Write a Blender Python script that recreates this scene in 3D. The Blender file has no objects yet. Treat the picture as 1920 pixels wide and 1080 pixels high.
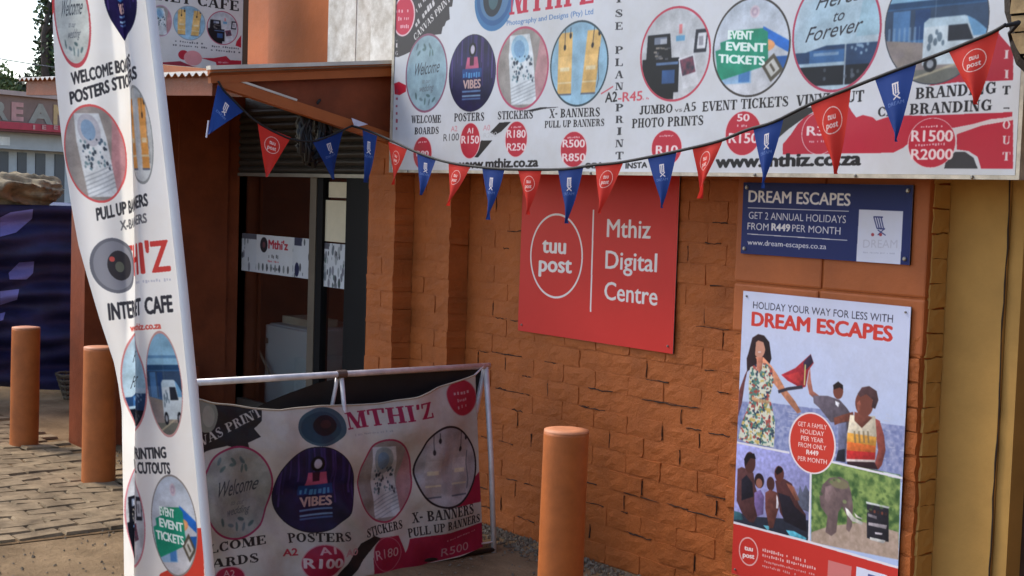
import bpy, bmesh, math, random
import numpy as np
from mathutils import Vector, Matrix, noise as mnoise

# ------------------------------------------------------------------ camera, sky, sun, exposure
sc = bpy.context.scene
COL = sc.collection
FPX = 2700.0                                   # focal length in pixels of the 1920 x 1080 photograph
CAM = Vector((0.0, -4.21, 1.62))
ALPHA = math.atan2(2077.0, FPX)                # angle between the view axis and the shop front
PITCH = math.atan2(172.0, FPX)
ROLL = 0.032
fwd = Vector((-math.cos(ALPHA) * math.cos(PITCH), math.sin(ALPHA) * math.cos(PITCH), -math.sin(PITCH)))
right0 = Vector((math.sin(ALPHA), math.cos(ALPHA), 0))
up0 = right0.cross(fwd)
right = right0 * math.cos(ROLL) + up0 * math.sin(ROLL)
up = up0 * math.cos(ROLL) - right0 * math.sin(ROLL)
cam_data = bpy.data.cameras.new('camera')
cam_data.sensor_width = 36.0
cam_data.lens = 36.0 * FPX / 1920.0
cam_data.clip_end = 2000.0
cam_data.clip_start = 0.05
cam = bpy.data.objects.new('camera', cam_data)
COL.objects.link(cam)
M = Matrix((right, up, -fwd)).transposed().to_4x4()
M.translation = CAM
cam.matrix_world = M
sc.camera = cam

TO_SUN = Vector((-0.64, -0.27, 0.72)).normalized()
world = bpy.data.worlds.new('World')
sc.world = world
world.use_nodes = True
wn = world.node_tree
sky = wn.nodes.new('ShaderNodeTexSky')
sky.sky_type = 'NISHITA'
sky.sun_disc = False
sky.sun_elevation = math.asin(TO_SUN.z)
sky.sun_rotation = math.atan2(TO_SUN.x, TO_SUN.y)
sky.air_density = 1.0
sky.dust_density = 1.3
sky.ozone_density = 1.0
bg = wn.nodes['Background']
bg.inputs['Strength'].default_value = 0.15
wn.links.new(sky.outputs[0], bg.inputs['Color'])
sun_d = bpy.data.lights.new('sun', 'SUN')
sun_d.energy = 1.5
sun_d.angle = math.radians(20)
sun_d.color = (1.0, 0.93, 0.82)
sun = bpy.data.objects.new('sun', sun_d)
COL.objects.link(sun)
sun.rotation_euler = (-TO_SUN).to_track_quat('-Z', 'Y').to_euler()
sc.view_settings.view_transform = 'Standard'
sc.view_settings.look = 'None'
sc.view_settings.gamma = 1.0
sc.view_settings.exposure = 1.15
sc.render.engine = 'CYCLES'

# ------------------------------------------------------------------ points in the place
def ray(px, py):
    return fwd + right * ((px - 960.0) / FPX) + up * ((540.0 - py) / FPX)
def on(px, py, p0, n):
    d = ray(px, py)
    t = (Vector(p0) - CAM).dot(Vector(n)) / d.dot(Vector(n))
    return CAM + d * t
def at_y(px, py, Y): return on(px, py, (0, Y, 0), (0, 1, 0))
def at_x(px, py, X): return on(px, py, (X, 0, 0), (1, 0, 0))
def at_z(px, py, Z=0.0): return on(px, py, (0, 0, Z), (0, 0, 1))
def at_d(px, py, d): return CAM + ray(px, py) * d
def proj(p):
    q = Vector(p) - CAM
    d = q.dot(fwd)
    return 960 + FPX * q.dot(right) / d, 540 - FPX * q.dot(up) / d, d

rng = random.Random(7)
nrng = np.random.default_rng(11)

# ------------------------------------------------------------------ materials
MATS = {}
def srgb(c):
    return tuple(((v / 255.0) / 12.92) if v / 255.0 <= 0.04045 else (((v / 255.0) + 0.055) / 1.055) ** 2.4 for v in c)
def mat(name, rgb, rough=0.6, metal=0.0, var=0.12, scale=6.0, bump=0.0, bscale=40.0, spec=0.5, rgb2=None, var2scale=1.5):
    if name in MATS: return MATS[name]
    m = bpy.data.materials.new(name); m.use_nodes = True
    nt = m.node_tree; b = nt.nodes['Principled BSDF']
    b.inputs['Roughness'].default_value = rough
    b.inputs['Metallic'].default_value = metal
    b.inputs['Specular IOR Level'].default_value = spec
    tc = nt.nodes.new('ShaderNodeTexCoord')
    geo = nt.nodes.new('ShaderNodeNewGeometry')
    pos = geo.outputs['Position']
    n1 = nt.nodes.new('ShaderNodeTexNoise'); n1.inputs['Scale'].default_value = scale
    n1.inputs['Detail'].default_value = 6.0; n1.inputs['Roughness'].default_value = 0.65
    nt.links.new(pos, n1.inputs['Vector'])
    c = srgb(rgb)
    lo = tuple(v * (1 - var * 1.6) for v in c); hi = tuple(min(1, v * (1 + var)) for v in c)
    if rgb2 is not None: hi = srgb(rgb2)
    r = nt.nodes.new('ShaderNodeValToRGB')
    r.color_ramp.elements[0].position = 0.30; r.color_ramp.elements[1].position = 0.70
    r.color_ramp.elements[0].color = (*lo, 1); r.color_ramp.elements[1].color = (*hi, 1)
    nt.links.new(n1.outputs['Fac'], r.inputs['Fac'])
    nt.links.new(r.outputs['Color'], b.inputs['Base Color'])
    if bump > 0:
        n2 = nt.nodes.new('ShaderNodeTexNoise'); n2.inputs['Scale'].default_value = bscale
        n2.inputs['Detail'].default_value = 8.0; n2.inputs['Roughness'].default_value = 0.7
        nt.links.new(pos, n2.inputs['Vector'])
        bp = nt.nodes.new('ShaderNodeBump'); bp.inputs['Strength'].default_value = 1.0
        bp.inputs['Distance'].default_value = bump
        nt.links.new(n2.outputs['Fac'], bp.inputs['Height'])
        nt.links.new(bp.outputs['Normal'], b.inputs['Normal'])
    MATS[name] = m
    return m

def image_mat(name, img, rough=0.45, trans=0.0, dirt=0.15, bump=0.0, bscale=3.0, spec=0.22):
    m = bpy.data.materials.new(name); m.use_nodes = True
    nt = m.node_tree; b = nt.nodes['Principled BSDF']
    b.inputs['Roughness'].default_value = rough
    b.inputs['Specular IOR Level'].default_value = spec
    t = nt.nodes.new('ShaderNodeTexImage'); t.image = img; t.extension = 'EXTEND'; t.interpolation = 'Linear'
    geo = nt.nodes.new('ShaderNodeNewGeometry')
    n1 = nt.nodes.new('ShaderNodeTexNoise'); n1.inputs['Scale'].default_value = 3.0; n1.inputs['Detail'].default_value = 7.0
    n1.inputs['Roughness'].default_value = 0.7
    nt.links.new(geo.outputs['Position'], n1.inputs['Vector'])
    r = nt.nodes.new('ShaderNodeValToRGB')
    r.color_ramp.elements[0].position = 0.3; r.color_ramp.elements[1].position = 0.62
    d = 1 - dirt
    r.color_ramp.elements[0].color = (d, d * 0.97, d * 0.92, 1); r.color_ramp.elements[1].color = (1, 1, 1, 1)
    nt.links.new(n1.outputs['Fac'], r.inputs['Fac'])
    mx = nt.nodes.new('ShaderNodeMix'); mx.data_type = 'RGBA'; mx.blend_type = 'MULTIPLY'
    mx.inputs[0].default_value = 1.0
    nt.links.new(t.outputs['Color'], mx.inputs[6]); nt.links.new(r.outputs['Color'], mx.inputs[7])
    nt.links.new(mx.outputs[2], b.inputs['Base Color'])
    if bump > 0:
        n2 = nt.nodes.new('ShaderNodeTexNoise'); n2.inputs['Scale'].default_value = bscale; n2.inputs['Detail'].default_value = 4.0
        nt.links.new(geo.outputs['Position'], n2.inputs['Vector'])
        bp = nt.nodes.new('ShaderNodeBump'); bp.inputs['Distance'].default_value = bump
        nt.links.new(n2.outputs['Fac'], bp.inputs['Height']); nt.links.new(bp.outputs['Normal'], b.inputs['Normal'])
    if trans > 0:
        out = nt.nodes['Material Output']
        tr = nt.nodes.new('ShaderNodeBsdfTranslucent'); nt.links.new(mx.outputs[2], tr.inputs['Color'])
        ms = nt.nodes.new('ShaderNodeMixShader'); ms.inputs['Fac'].default_value = trans
        nt.links.new(b.outputs[0], ms.inputs[1]); nt.links.new(tr.outputs[0], ms.inputs[2])
        nt.links.new(ms.outputs[0], out.inputs['Surface'])
    return m

# ------------------------------------------------------------------ meshes and objects
def link(o, parent=None):
    COL.objects.link(o)
    if parent is not None: o.parent = parent
    return o
def thing(name, label, cat, loc, group=None):
    o = bpy.data.objects.new(name, None); COL.objects.link(o)
    o.empty_display_size = 0.1
    o.location = loc; o['label'] = label; o['category'] = cat
    if group: o['group'] = group
    return o
def wloc(parent):
    v = Vector((0, 0, 0))
    while parent is not None:
        v += parent.location; parent = parent.parent
    return v
class MB:
    """collects shapes in world coordinates; build() links them as one mesh"""
    def __init__(s): s.v = []; s.f = []; s.mi = []; s.uv = []
    def face(s, pts, mi=0, uv=None):
        i = len(s.v); s.v += [tuple(p) for p in pts]; s.f.append(tuple(range(i, i + len(pts)))); s.mi.append(mi)
        s.uv.append(uv if uv is not None else [(0, 0)] * len(pts))
    def grid(s, P, nu, nv, mi=0, UV=None):
        i0 = len(s.v)
        for j in range(nv + 1):
            for i in range(nu + 1):
                s.v.append(tuple(P(i / nu, j / nv)))
        for j in range(nv):
            for i in range(nu):
                q = [i0 + j * (nu + 1) + i, i0 + j * (nu + 1) + i + 1, i0 + (j + 1) * (nu + 1) + i + 1, i0 + (j + 1) * (nu + 1) + i]
                s.f.append(tuple(q)); s.mi.append(mi)
                c = [(i / nu, j / nv), ((i + 1) / nu, j / nv), ((i + 1) / nu, (j + 1) / nv), (i / nu, (j + 1) / nv)]
                s.uv.append([UV(*a) for a in c] if UV else c)
    def hexa(s, c, mi=0):
        """c: 8 corners, bottom ring then top ring"""
        i = len(s.v); s.v += [tuple(p) for p in c]
        for q in ((3, 2, 1, 0), (4, 5, 6, 7), (0, 1, 5, 4), (1, 2, 6, 5), (2, 3, 7, 6), (3, 0, 4, 7)):
            s.f.append(tuple(i + k for k in q)); s.mi.append(mi); s.uv.append([(0, 0)] * 4)
    def box(s, lo, hi, mi=0):
        (a, b, c), (d, e, f) = lo, hi
        s.hexa([(a, b, c), (d, b, c), (d, e, c), (a, e, c), (a, b, f), (d, b, f), (d, e, f), (a, e, f)], mi)
    def beam(s, p, q, w, h, mi=0, upv=(0, 0, 1)):
        p, q = Vector(p), Vector(q); d = (q - p).normalized()
        sx = d.cross(Vector(upv)).normalized(); sz = sx.cross(d)
        a, b = sx * w / 2, sz * h / 2
        s.hexa([p - a - b, p + a - b, q + a - b, q - a - b, p - a + b, p + a + b, q + a + b, q - a + b], mi)
    def tube(s, pts, r, n=10, mi=0, cap=True):
        pts = [Vector(p) for p in pts]; k = len(pts)
        rr = r if isinstance(r, (list, tuple)) else [r] * k
        i0 = len(s.v); prev = None
        for j, p in enumerate(pts):
            d = (pts[min(j + 1, k - 1)] - pts[max(j - 1, 0)]).normalized()
            if prev is None:
                a = d.orthogonal().normalized()
            else:
                a = (prev - d * prev.dot(d)).normalized()
            prev = a; b = d.cross(a)
            for t in range(n):
                th = 2 * math.pi * t / n
                s.v.append(tuple(p + (a * math.cos(th) + b * math.sin(th)) * rr[j]))
        for j in range(k - 1):
            for t in range(n):
                s.f.append((i0 + j * n + t, i0 + j * n + (t + 1) % n, i0 + (j + 1) * n + (t + 1) % n, i0 + (j + 1) * n + t))
                s.mi.append(mi); s.uv.append([(0, 0)] * 4)
        if cap:
            s.f.append(tuple(i0 + t for t in reversed(range(n)))); s.mi.append(mi); s.uv.append([(0, 0)] * n)
            s.f.append(tuple(i0 + (k - 1) * n + t for t in range(n))); s.mi.append(mi); s.uv.append([(0, 0)] * n)
    def lathe(s, base, prof, n=32, mi=0, jit=0.0, lean=(0, 0)):
        """prof: (radius, height) from bottom to top"""
        i0 = len(s.v); b = Vector(base)
        for (r, h) in prof:
            for t in range(n):
                th = 2 * math.pi * t / n
                q = r * (1 + jit * mnoise.noise(Vector((math.cos(th) * 1.3, math.sin(th) * 1.3, h * 3 + b.x * 5))))
                s.v.append((b.x + q * math.cos(th) + lean[0] * h, b.y + q * math.sin(th) + lean[1] * h, b.z + h))
        for j in range(len(prof) - 1):
            for t in range(n):
                s.f.append((i0 + j * n + t, i0 + j * n + (t + 1) % n, i0 + (j + 1) * n + (t + 1) % n, i0 + (j + 1) * n + t))
                s.mi.append(mi); s.uv.append([(0, 0)] * 4)
        s.f.append(tuple(i0 + (len(prof) - 1) * n + t for t in range(n))); s.mi.append(mi); s.uv.append([(0, 0)] * n)
    def build(s, name, mats, parent=None, smooth=False, origin=None):
        if not isinstance(mats, (list, tuple)): mats = [mats]
        me = bpy.data.meshes.new(name)
        off = wloc(parent) if parent is not None else Vector((0, 0, 0))
        loc = Vector(origin) - off if origin is not None else Vector((0, 0, 0))
        sh = off + loc
        me.from_pydata([(x - sh.x, y - sh.y, z - sh.z) for x, y, z in s.v], [], s.f)
        for m in mats: me.materials.append(m)
        me.polygons.foreach_set('material_index', s.mi)
        ul = me.uv_layers.new(name='UVMap')
        flat = [c for f in s.uv for uvp in f for c in uvp]
        ul.data.foreach_set('uv', flat)
        if smooth: me.polygons.foreach_set('use_smooth', [True] * len(me.polygons))
        me.update()
        o = bpy.data.objects.new(name, me); o.location = loc
        return link(o, parent)
def tag(o, label=None, cat=None, group=None, kind=None):
    if label: o['label'] = label
    if cat: o['category'] = cat
    if group: o['group'] = group
    if kind: o['kind'] = kind
    return o
def bevel(o, w, seg=2):
    bm = bmesh.new(); bm.from_mesh(o.data)
    bmesh.ops.bevel(bm, geom=list(bm.edges), offset=w, segments=seg, affect='EDGES', profile=0.6)
    bm.to_mesh(o.data); bm.free(); return o
# ------------------------------------------------------------------ printing: drawings made in code for the flat prints
def vnoise(shape, cell, seed=0, oct=3):
    g = np.random.default_rng(seed); out = np.zeros(shape); amp = 1.0; tot = 0
    for o in range(oct):
        c = max(1.0, cell / 2 ** o)
        h, w = int(shape[0] / c) + 3, int(shape[1] / c) + 3
        a = g.random((h, w))
        y = np.arange(shape[0]) / c; x = np.arange(shape[1]) / c
        yi = y.astype(int); xi = x.astype(int); fy = (y - yi)[:, None]; fx = (x - xi)[None, :]
        fy = fy * fy * (3 - 2 * fy); fx = fx * fx * (3 - 2 * fx)
        v = (a[yi][:, xi] * (1 - fx) + a[yi][:, xi + 1] * fx) * (1 - fy) + (a[yi + 1][:, xi] * (1 - fx) + a[yi + 1][:, xi + 1] * fx) * fy
        out += v * amp; tot += amp; amp *= 0.5
    return out / tot

_glyphs = {}
def text_tris(body, bold=0.0):
    k = (body, bold)
    if k in _glyphs: return _glyphs[k]
    cu = bpy.data.curves.new('text', 'FONT'); cu.body = body; cu.offset = bold; cu.resolution_u = 3
    o = bpy.data.objects.new('text', cu); COL.objects.link(o)
    dg = bpy.context.evaluated_depsgraph_get(); dg.update()
    me = o.evaluated_get(dg).to_mesh(); me.calc_loop_triangles()
    v = np.array([(p.co.x, p.co.y) for p in me.vertices]).reshape(-1, 2)
    t = np.array([tuple(q.vertices) for q in me.loop_triangles], dtype=int).reshape(-1, 3)
    bpy.data.objects.remove(o); bpy.data.curves.remove(cu)
    _glyphs[k] = (v, t); return v, t

# a slab / didone capital face: thick stems, thin bars, block serifs
TK, TN, SF = 0.23, 0.085, 0.075
def _ring(cx, cy, rx, ry, a0=0, a1=360, n=22, kx=TK, ky=TN):
    o = [(cx + rx * math.cos(math.radians(a0 + (a1 - a0) * i / n)), cy + ry * math.sin(math.radians(a0 + (a1 - a0) * i / n))) for i in range(n + 1)]
    q = [(cx + (rx - kx) * math.cos(math.radians(a0 + (a1 - a0) * i / n)), cy + (ry - ky) * math.sin(math.radians(a0 + (a1 - a0) * i / n))) for i in range(n + 1)]
    return o + q[::-1]
def _R(x0, y0, x1, y1): return [(x0, y0), (x1, y0), (x1, y1), (x0, y1)]
def _stem(x, y0=0.0, y1=1.0, w=TK, s0=True, s1=True, e=0.09):
    r = [_R(x, y0, x + w, y1)]
    if s0: r.append(_R(x - e, y0, x + w + e, y0 + SF))
    if s1: r.append(_R(x - e, y1 - SF, x + w + e, y1))
    return r
def _dg(x0, y0, x1, y1, w): return [(x0, y0), (x0 + w, y0), (x1 + w, y1), (x1, y1)]
def _glyph(c):
    E = 0.09
    if c == 'A': return [_dg(0.04, 0, 0.36, 1, 0.09), _dg(0.62, 0, 0.32, 1, TK), _R(0.16, 0.3, 0.7, 0.38), _R(-.04, 0, .22, SF), _R(.54, 0, .94, SF)], 0.92
    if c == 'B': return _stem(0.09) + [_ring(.36, .74, .38, .26, -90, 90), _ring(.36, .25, .44, .25, -90, 90), _R(.3, .46, .4, .54), _R(.3, 0, .4, TN), _R(.3, 1 - TN, .4, 1)], 0.86
    if c == 'C': return [_ring(.45, .5, .43, .5, 42, 318), _R(.72, .62, .80, .98), _R(.72, .04, .78, .3)], 0.88
    if c == 'D': return _stem(0.09) + [_ring(.36, .5, .5, .5, -90, 90), _R(.3, 0, .4, TN), _R(.3, 1 - TN, .4, 1)], 0.94
    if c == 'E': return _stem(0.09) + [_R(.1, 0, .76, TN), _R(.1, 1 - TN, .72, 1), _R(.3, .46, .56, .54), _R(.68, 0, .78, .28), _R(.64, .74, .74, 1), _R(.5, .36, .58, .64)], 0.84
    if c == 'F': return _stem(0.09) + [_R(.1, 1 - TN, .72, 1), _R(.3, .46, .56, .54), _R(.64, .72, .74, 1), _R(.5, .36, .58, .64)], 0.80
    if c == 'G': return [_ring(.45, .5, .43, .5, 42, 300), _R(.72, .62, .80, .98), _R(.62, .06, .84, .44), _R(.52, .40, .92, .46)], 0.95
    if c == 'H': return _stem(0.09) + _stem(0.6) + [_R(.3, .46, .62, .54)], 0.96
    if c == 'I': return _stem(0.09), 0.42
    if c == 'J': return _stem(0.26, 0.2, 1.0, s0=False) + [_ring(.24, .22, .25, .24, 180, 360)], 0.6
    if c == 'K': return _stem(0.09) + [_dg(.3, .38, .68, 1, .1), _dg(.66, 0, .4, .56, TK), _R(.56, 1 - SF, .86, 1), _R(.56, 0, .98, SF)], 0.96
    if c == 'L': return _stem(0.09) + [_R(.1, 0, .76, TN), _R(.68, 0, .78, .32)], 0.82
    if c == 'M': return [_R(.1, 0, .18, 1), _dg(.48, 0, .1, 1, TK), _dg(.46, 0, .80, 1, .09)] + _stem(0.78) + [_R(0, 0, .3, SF), _R(0, 1 - SF, .3, 1)], 1.12
    if c == 'N': return [_R(.1, 0, .18, 1), _dg(.58, 0, .1, 1, TK), _R(.72, 0, .80, 1), _R(0, 0, .3, SF), _R(0, 1 - SF, .3, 1), _R(.6, 1 - SF, .92, 1)], 0.95
    if c == 'O': return [_ring(.46, .5, .44, .5)], 0.94
    if c == 'P': return _stem(0.09) + [_ring(.36, .73, .42, .27, -90, 90), _R(.3, .46, .4, .54), _R(.3, 1 - TN, .4, 1)], 0.82
    if c == 'R': return _stem(0.09) + [_ring(.36, .74, .40, .26, -90, 90), _R(.3, .48, .4, .56), _R(.3, 1 - TN, .4, 1), _dg(.62, 0, .42, .5, TK), _R(.56, 0, .94, SF)], 0.94
    if c == 'S': return [_ring(.38, .74, .32, .26, 40, 270, kx=.15), _ring(.38, .26, .34, .27, -140, 90, kx=.15), _dg(.42, .28, .08, .72, .28), _R(.58, .68, .66, .96), _R(.06, .04, .14, .32)], 0.78
    if c == 'T': return _stem(0.3, s1=False) + [_R(.02, 1 - TN, .82, 1), _R(0, .7, .1, 1), _R(.74, .7, .84, 1)], 0.86
    if c == 'U': return _stem(0.09, .25, 1, s0=False) + [_ring(.44, .28, .35, .28, 180, 360), _R(.68, .25, .78, 1), _R(.58, 1 - SF, .9, 1)], 0.92
    if c == 'V': return [_dg(.32, 0, .04, 1, TK), _dg(.42, 0, .74, 1, .09), _R(-.04, 1 - SF, .36, 1), _R(.62, 1 - SF, .92, 1)], 0.88
    if c == 'W': return [_dg(.26, 0, .04, 1, .2), _dg(.36, 0, .52, 1, .08), _dg(.72, 0, .48, 1, .2), _dg(.82, 0, 1.06, 1, .08), _R(-.04, 1 - SF, .3, 1), _R(.92, 1 - SF, 1.22, 1)], 1.2
    if c == 'X': return [_dg(.58, 0, .06, 1, TK), _dg(.06, 0, .66, 1, .09), _R(-.04, 0, .26, SF), _R(.5, 0, .9, SF), _R(-.02, 1 - SF, .38, 1), _R(.54, 1 - SF, .84, 1)], 0.88
    if c == 'Y': return _stem(0.32, 0, .5, s1=False) + [_dg(.32, .42, .04, 1, TK), _dg(.46, .45, .72, 1, .09), _R(-.04, 1 - SF, .36, 1), _R(.6, 1 - SF, .9, 1)], 0.86
    if c == 'Z': return [_dg(.04, 0, .5, 1, .24), _R(.04, 0, .74, TN), _R(.04, 1 - TN, .74, 1), _R(.66, 0, .76, .3), _R(.02, .7, .12, 1)], 0.8
    if c == '-': return [_R(.06, .38, .4, .52)], 0.46
    if c == '5': return [_R(.14, .5, .22, 1), _R(.14, .88, .62, 1), _ring(.34, .3, .34, .3, -140, 110)], 0.72
    if c == "'": return [_R(.08, .68, .24, 1)], 0.3
    return [], 0.4

class Canvas:
    def __init__(s, W, H, ppm, bgc):
        s.W, s.H, s.ppm = W, H, ppm
        s.w, s.h = int(round(W * ppm)), int(round(H * ppm))
        s.a = np.empty((s.h, s.w, 3)); s.a[:] = np.array(bgc) / 255.0
        s.clip = None
    def _box(s, x0, y0, x1, y1):
        i0 = max(0, int(math.floor(x0 * s.ppm))); i1 = min(s.w, int(math.ceil(x1 * s.ppm)) + 1)
        j0 = max(0, int(math.floor(y0 * s.ppm))); j1 = min(s.h, int(math.ceil(y1 * s.ppm)) + 1)
        return i0, i1, j0, j1
    def _put(s, b, mask, col, alpha=1.0):
        i0, i1, j0, j1 = b
        if s.clip is not None: mask = mask & s.clip[j0:j1, i0:i1]
        r = s.a[j0:j1, i0:i1]
        if callable(col):
            X, Y = s._xy(b); c = np.clip(col(X, Y) / 255.0, 0, 1)[mask]
        else: c = np.array(col) / 255.0
        r[mask] = r[mask] * (1 - alpha) + c * alpha
    def _xy(s, b):
        i0, i1, j0, j1 = b
        return np.meshgrid((np.arange(i0, i1) + .5) / s.ppm, (np.arange(j0, j1) + .5) / s.ppm)
    def poly(s, pts, col, alpha=1.0):
        p = np.array(pts, float)
        b = s._box(p[:, 0].min(), p[:, 1].min(), p[:, 0].max(), p[:, 1].max())
        if b[1] <= b[0] or b[3] <= b[2]: return
        X, Y = s._xy(b); m = np.zeros(X.shape, bool)
        for k in range(len(p)):
            (xa, ya), (xb, yb) = p[k], p[(k + 1) % len(p)]
            if ya == yb: continue
            c = ((ya > Y) != (yb > Y)) & (X < (xb - xa) * (Y - ya) / (yb - ya) + xa)
            m ^= c
        s._put(b, m, col, alpha)
    def ell(s, c, rx, ry, col, alpha=1.0, rot=0.0):
        R = max(rx, ry); b = s._box(c[0] - R, c[1] - R, c[0] + R, c[1] + R)
        if b[1] <= b[0] or b[3] <= b[2]: return
        X, Y = s._xy(b); dx, dy = X - c[0], Y - c[1]
        u = dx * math.cos(rot) + dy * math.sin(rot); v = -dx * math.sin(rot) + dy * math.cos(rot)
        s._put(b, (u / rx) ** 2 + (v / ry) ** 2 <= 1, col, alpha)
    def line(s, pts, w, col, alpha=1.0):
        for (a, b) in zip(pts[:-1], pts[1:]):
            dx, dy = b[0] - a[0], b[1] - a[1]; L = math.hypot(dx, dy) or 1e-9
            nx, ny = -dy / L * w / 2, dx / L * w / 2
            s.poly([(a[0] + nx, a[1] + ny), (b[0] + nx, b[1] + ny), (b[0] - nx, b[1] - ny), (a[0] - nx, a[1] - ny)], col, alpha)
    def tri(s, A, B, C, col, alpha=1.0): s.poly([A, B, C], col, alpha)
    def text(s, body, p0, ex, ey, col, font='sans', bold=0.0, alpha=1.0):
        """lettering fitted between p0 and p0 + ex, capitals ey high"""
        p0 = np.array(p0); ex = np.array(ex); ey = np.array(ey)
        if font == 'slab':
            x = 0; shapes = []
            for ch in body:
                g, adv = _glyph(ch)
                shapes += [[(px + x, py) for px, py in q] for q in g]; x += adv + 0.04
            W = x or 1
            for q in shapes: s.poly([tuple(p0 + ex * (px / W) + ey * py) for px, py in q], col, alpha)
        else:
            v, t = text_tris(body)
            if not len(v): return
            x0, x1 = v[:, 0].min(), v[:, 0].max(); capv, _ = text_tris('H'); ch = capv[:, 1].max()
            P = p0 + ((v[:, :1] - x0) / (x1 - x0)) * ex + (v[:, 1:] / ch) * ey
            sx, sy = bold * ex / (x1 - x0), bold * .6 * ey / ch
            for o in ((0, 0),) if bold == 0 else ((-1, 0), (1, 0), (-.4, 1), (.4, -1), (-.7, -.7), (.7, .7)):
                Q = P + sx * o[0] + sy * o[1]
                for q in t: s.poly([tuple(Q[k]) for k in q], col, alpha)
    def marks(s, p0, ex, ey, col, n, seed, alpha=0.9):
        """print too small to read: little uneven strokes"""
        g = random.Random(seed); p0 = np.array(p0); ex = np.array(ex); ey = np.array(ey)
        for k in range(n):
            if g.random() < .12: continue
            a = (k + .1) / n; b = (k + .55 + .3 * g.random()) / n; lo = g.random() * .25; hi = .65 + .35 * g.random()
            s.poly([tuple(p0 + ex * a + ey * lo), tuple(p0 + ex * b + ey * lo), tuple(p0 + ex * b + ey * hi), tuple(p0 + ex * a + ey * hi)], col, alpha)
    def blur(s, px):
        """soft print edges"""
        for _ in range(px):
            a = s.a; a = (a + np.roll(a, 1, 0) + np.roll(a, -1, 0)) / 3; s.a = (a + np.roll(a, 1, 1) + np.roll(a, -1, 1)) / 3
    def photo(s, x0, y0, x1, y1, amt=.3):
        i0, i1, j0, j1 = s._box(x0, y0, x1, y1); sh = (j1 - j0, i1 - i0)
        n = 1 + amt * (vnoise(sh, 34, 5, 3) - .5) + amt * .8 * (vnoise(sh, 8, 6, 2) - .5)
        s.a[j0:j1, i0:i1] *= n[..., None]
    def wear(s, amt, cell, seed):
        s.a *= (1 - amt * vnoise((s.h, s.w), cell, seed, 5))[..., None]
    def image(s, name):
        im = bpy.data.images.new(name, s.w, s.h, alpha=False)
        buf = np.ones((s.h, s.w, 4), dtype=np.float32); buf[..., :3] = np.clip(s.a, 0, 1)
        im.pixels.foreach_set(buf.ravel()); im.update(); im.pack()
        return im

def mixc(a, b, t):
    t = np.clip(t, 0, 1)[..., None]; return np.array(a, float) * (1 - t) + np.array(b, float) * t
def stk(dst, m, c, al=1.0):
    dst[m] = dst[m] * (1 - al) + np.array(c, float) * al
def segd(x, y, a, b):
    dx, dy = b[0] - a[0], b[1] - a[1]; t = np.clip(((x - a[0]) * dx + (y - a[1]) * dy) / (dx * dx + dy * dy), 0, 1)
    return np.hypot(x - a[0] - t * dx, y - a[1] - t * dy)
def curve(x, y, pts):
    d = np.full(x.shape, 9.0)
    for a, b in zip(pts[:-1], pts[1:]): d = np.minimum(d, segd(x, y, a, b))
    return d
# the round pictures; x, y run from -1 to 1, y up
def pic_welcome(x, y, base=(150, 178, 190)):
    n = vnoise(x.shape, max(6, x.shape[0] / 3), 3)
    o = mixc(np.array(base) * 1.04, np.array(base) * .9, n)
    g = random.Random(5)
    for k in range(14):
        cx, cy = g.uniform(-.55, .55), g.choice([.62, -.68]) + g.uniform(-.12, .12)
        a = g.uniform(0, 3.1)
        u = (x - cx) * math.cos(a) + (y - cy) * math.sin(a); v = -(x - cx) * math.sin(a) + (y - cy) * math.cos(a)
        stk(o, (u / .10) ** 2 + (v / .04) ** 2 < 1, g.choice([(84, 112, 112), (98, 120, 128), (70, 96, 98)]), .8)
    return o
def pic_poster(x, y):
    n = vnoise(x.shape, max(4, x.shape[0] / 5), 9)
    o = mixc((22, 22, 48), (46, 36, 92), n)
    g = random.Random(3)
    for k in range(26):
        cx = g.uniform(-.95, .95); w = g.uniform(.008, .03); y0 = g.uniform(-.4, .4)
        stk(o, (abs(x - cx) < w) & (y > y0), g.choice([(86, 60, 140), (60, 52, 120), (110, 84, 168), (34, 40, 90)]), .55)
    stk(o, ((x) / .16) ** 2 + ((y - .62) / .18) ** 2 < 1, (10, 10, 18))
    stk(o, ((x) / .09) ** 2 + ((y - .62) / .12) ** 2 < 1, (188, 180, 196))
    stk(o, (abs(x) < .2 + (.5 - y) * .25) & (y < .42) & (y > .12), (196, 92, 128))
    stk(o, (abs(x + .02) < .09) & (y < .42) & (y > .2), (60, 20, 46))
    stk(o, (abs(x) < .42) & (y < .12) & (y > -.12), (34, 74, 140), .85)
    for yy, c in ((-.48, (120, 160, 210)), (-.6, (150, 190, 225)), (-.68, (90, 120, 170))):
        stk(o, (abs(x) < .4) & (abs(y - yy) < .022), c, .85)
    return o
def pic_sticker(x, y, tint=(150, 190, 215)):
    n = vnoise(x.shape, max(4, x.shape[0] / 4), 21)
    o = mixc((176, 170, 164), (140, 132, 128), n)
    stk(o, x - .2 * y > .55, (196, 140, 146), .8)
    u = x - .14 * (1 - y) + .16
    body = (abs(u) < .5 - .18 * np.clip(y - .3, 0, 1)) & (y < .86) & (y > -.92)
    stk(o, body, (214, 220, 224))
    stk(o, body & ((u + .02) ** 2 / .13 + (y - .5) ** 2 / .12 < 1), tint, .9)
    stk(o, body & ((u + .05) ** 2 / .05 + (y - .5) ** 2 / .05 < 1), (96, 140, 180), .6)
    g = random.Random(31)
    for k in range(46):
        cx, cy = g.uniform(-.4, .45), g.uniform(-.35, .3); r = g.uniform(.02, .05)
        stk(o, body & (np.hypot(u - cx, y - cy) < r), g.choice([(62, 84, 104), (40, 50, 62), (110, 140, 150)]), .85)
    for k in range(6):
        stk(o, body & (abs(y + .38 + .09 * k - .25 * u) < .012), (160, 168, 176), .9)
    return o
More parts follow.
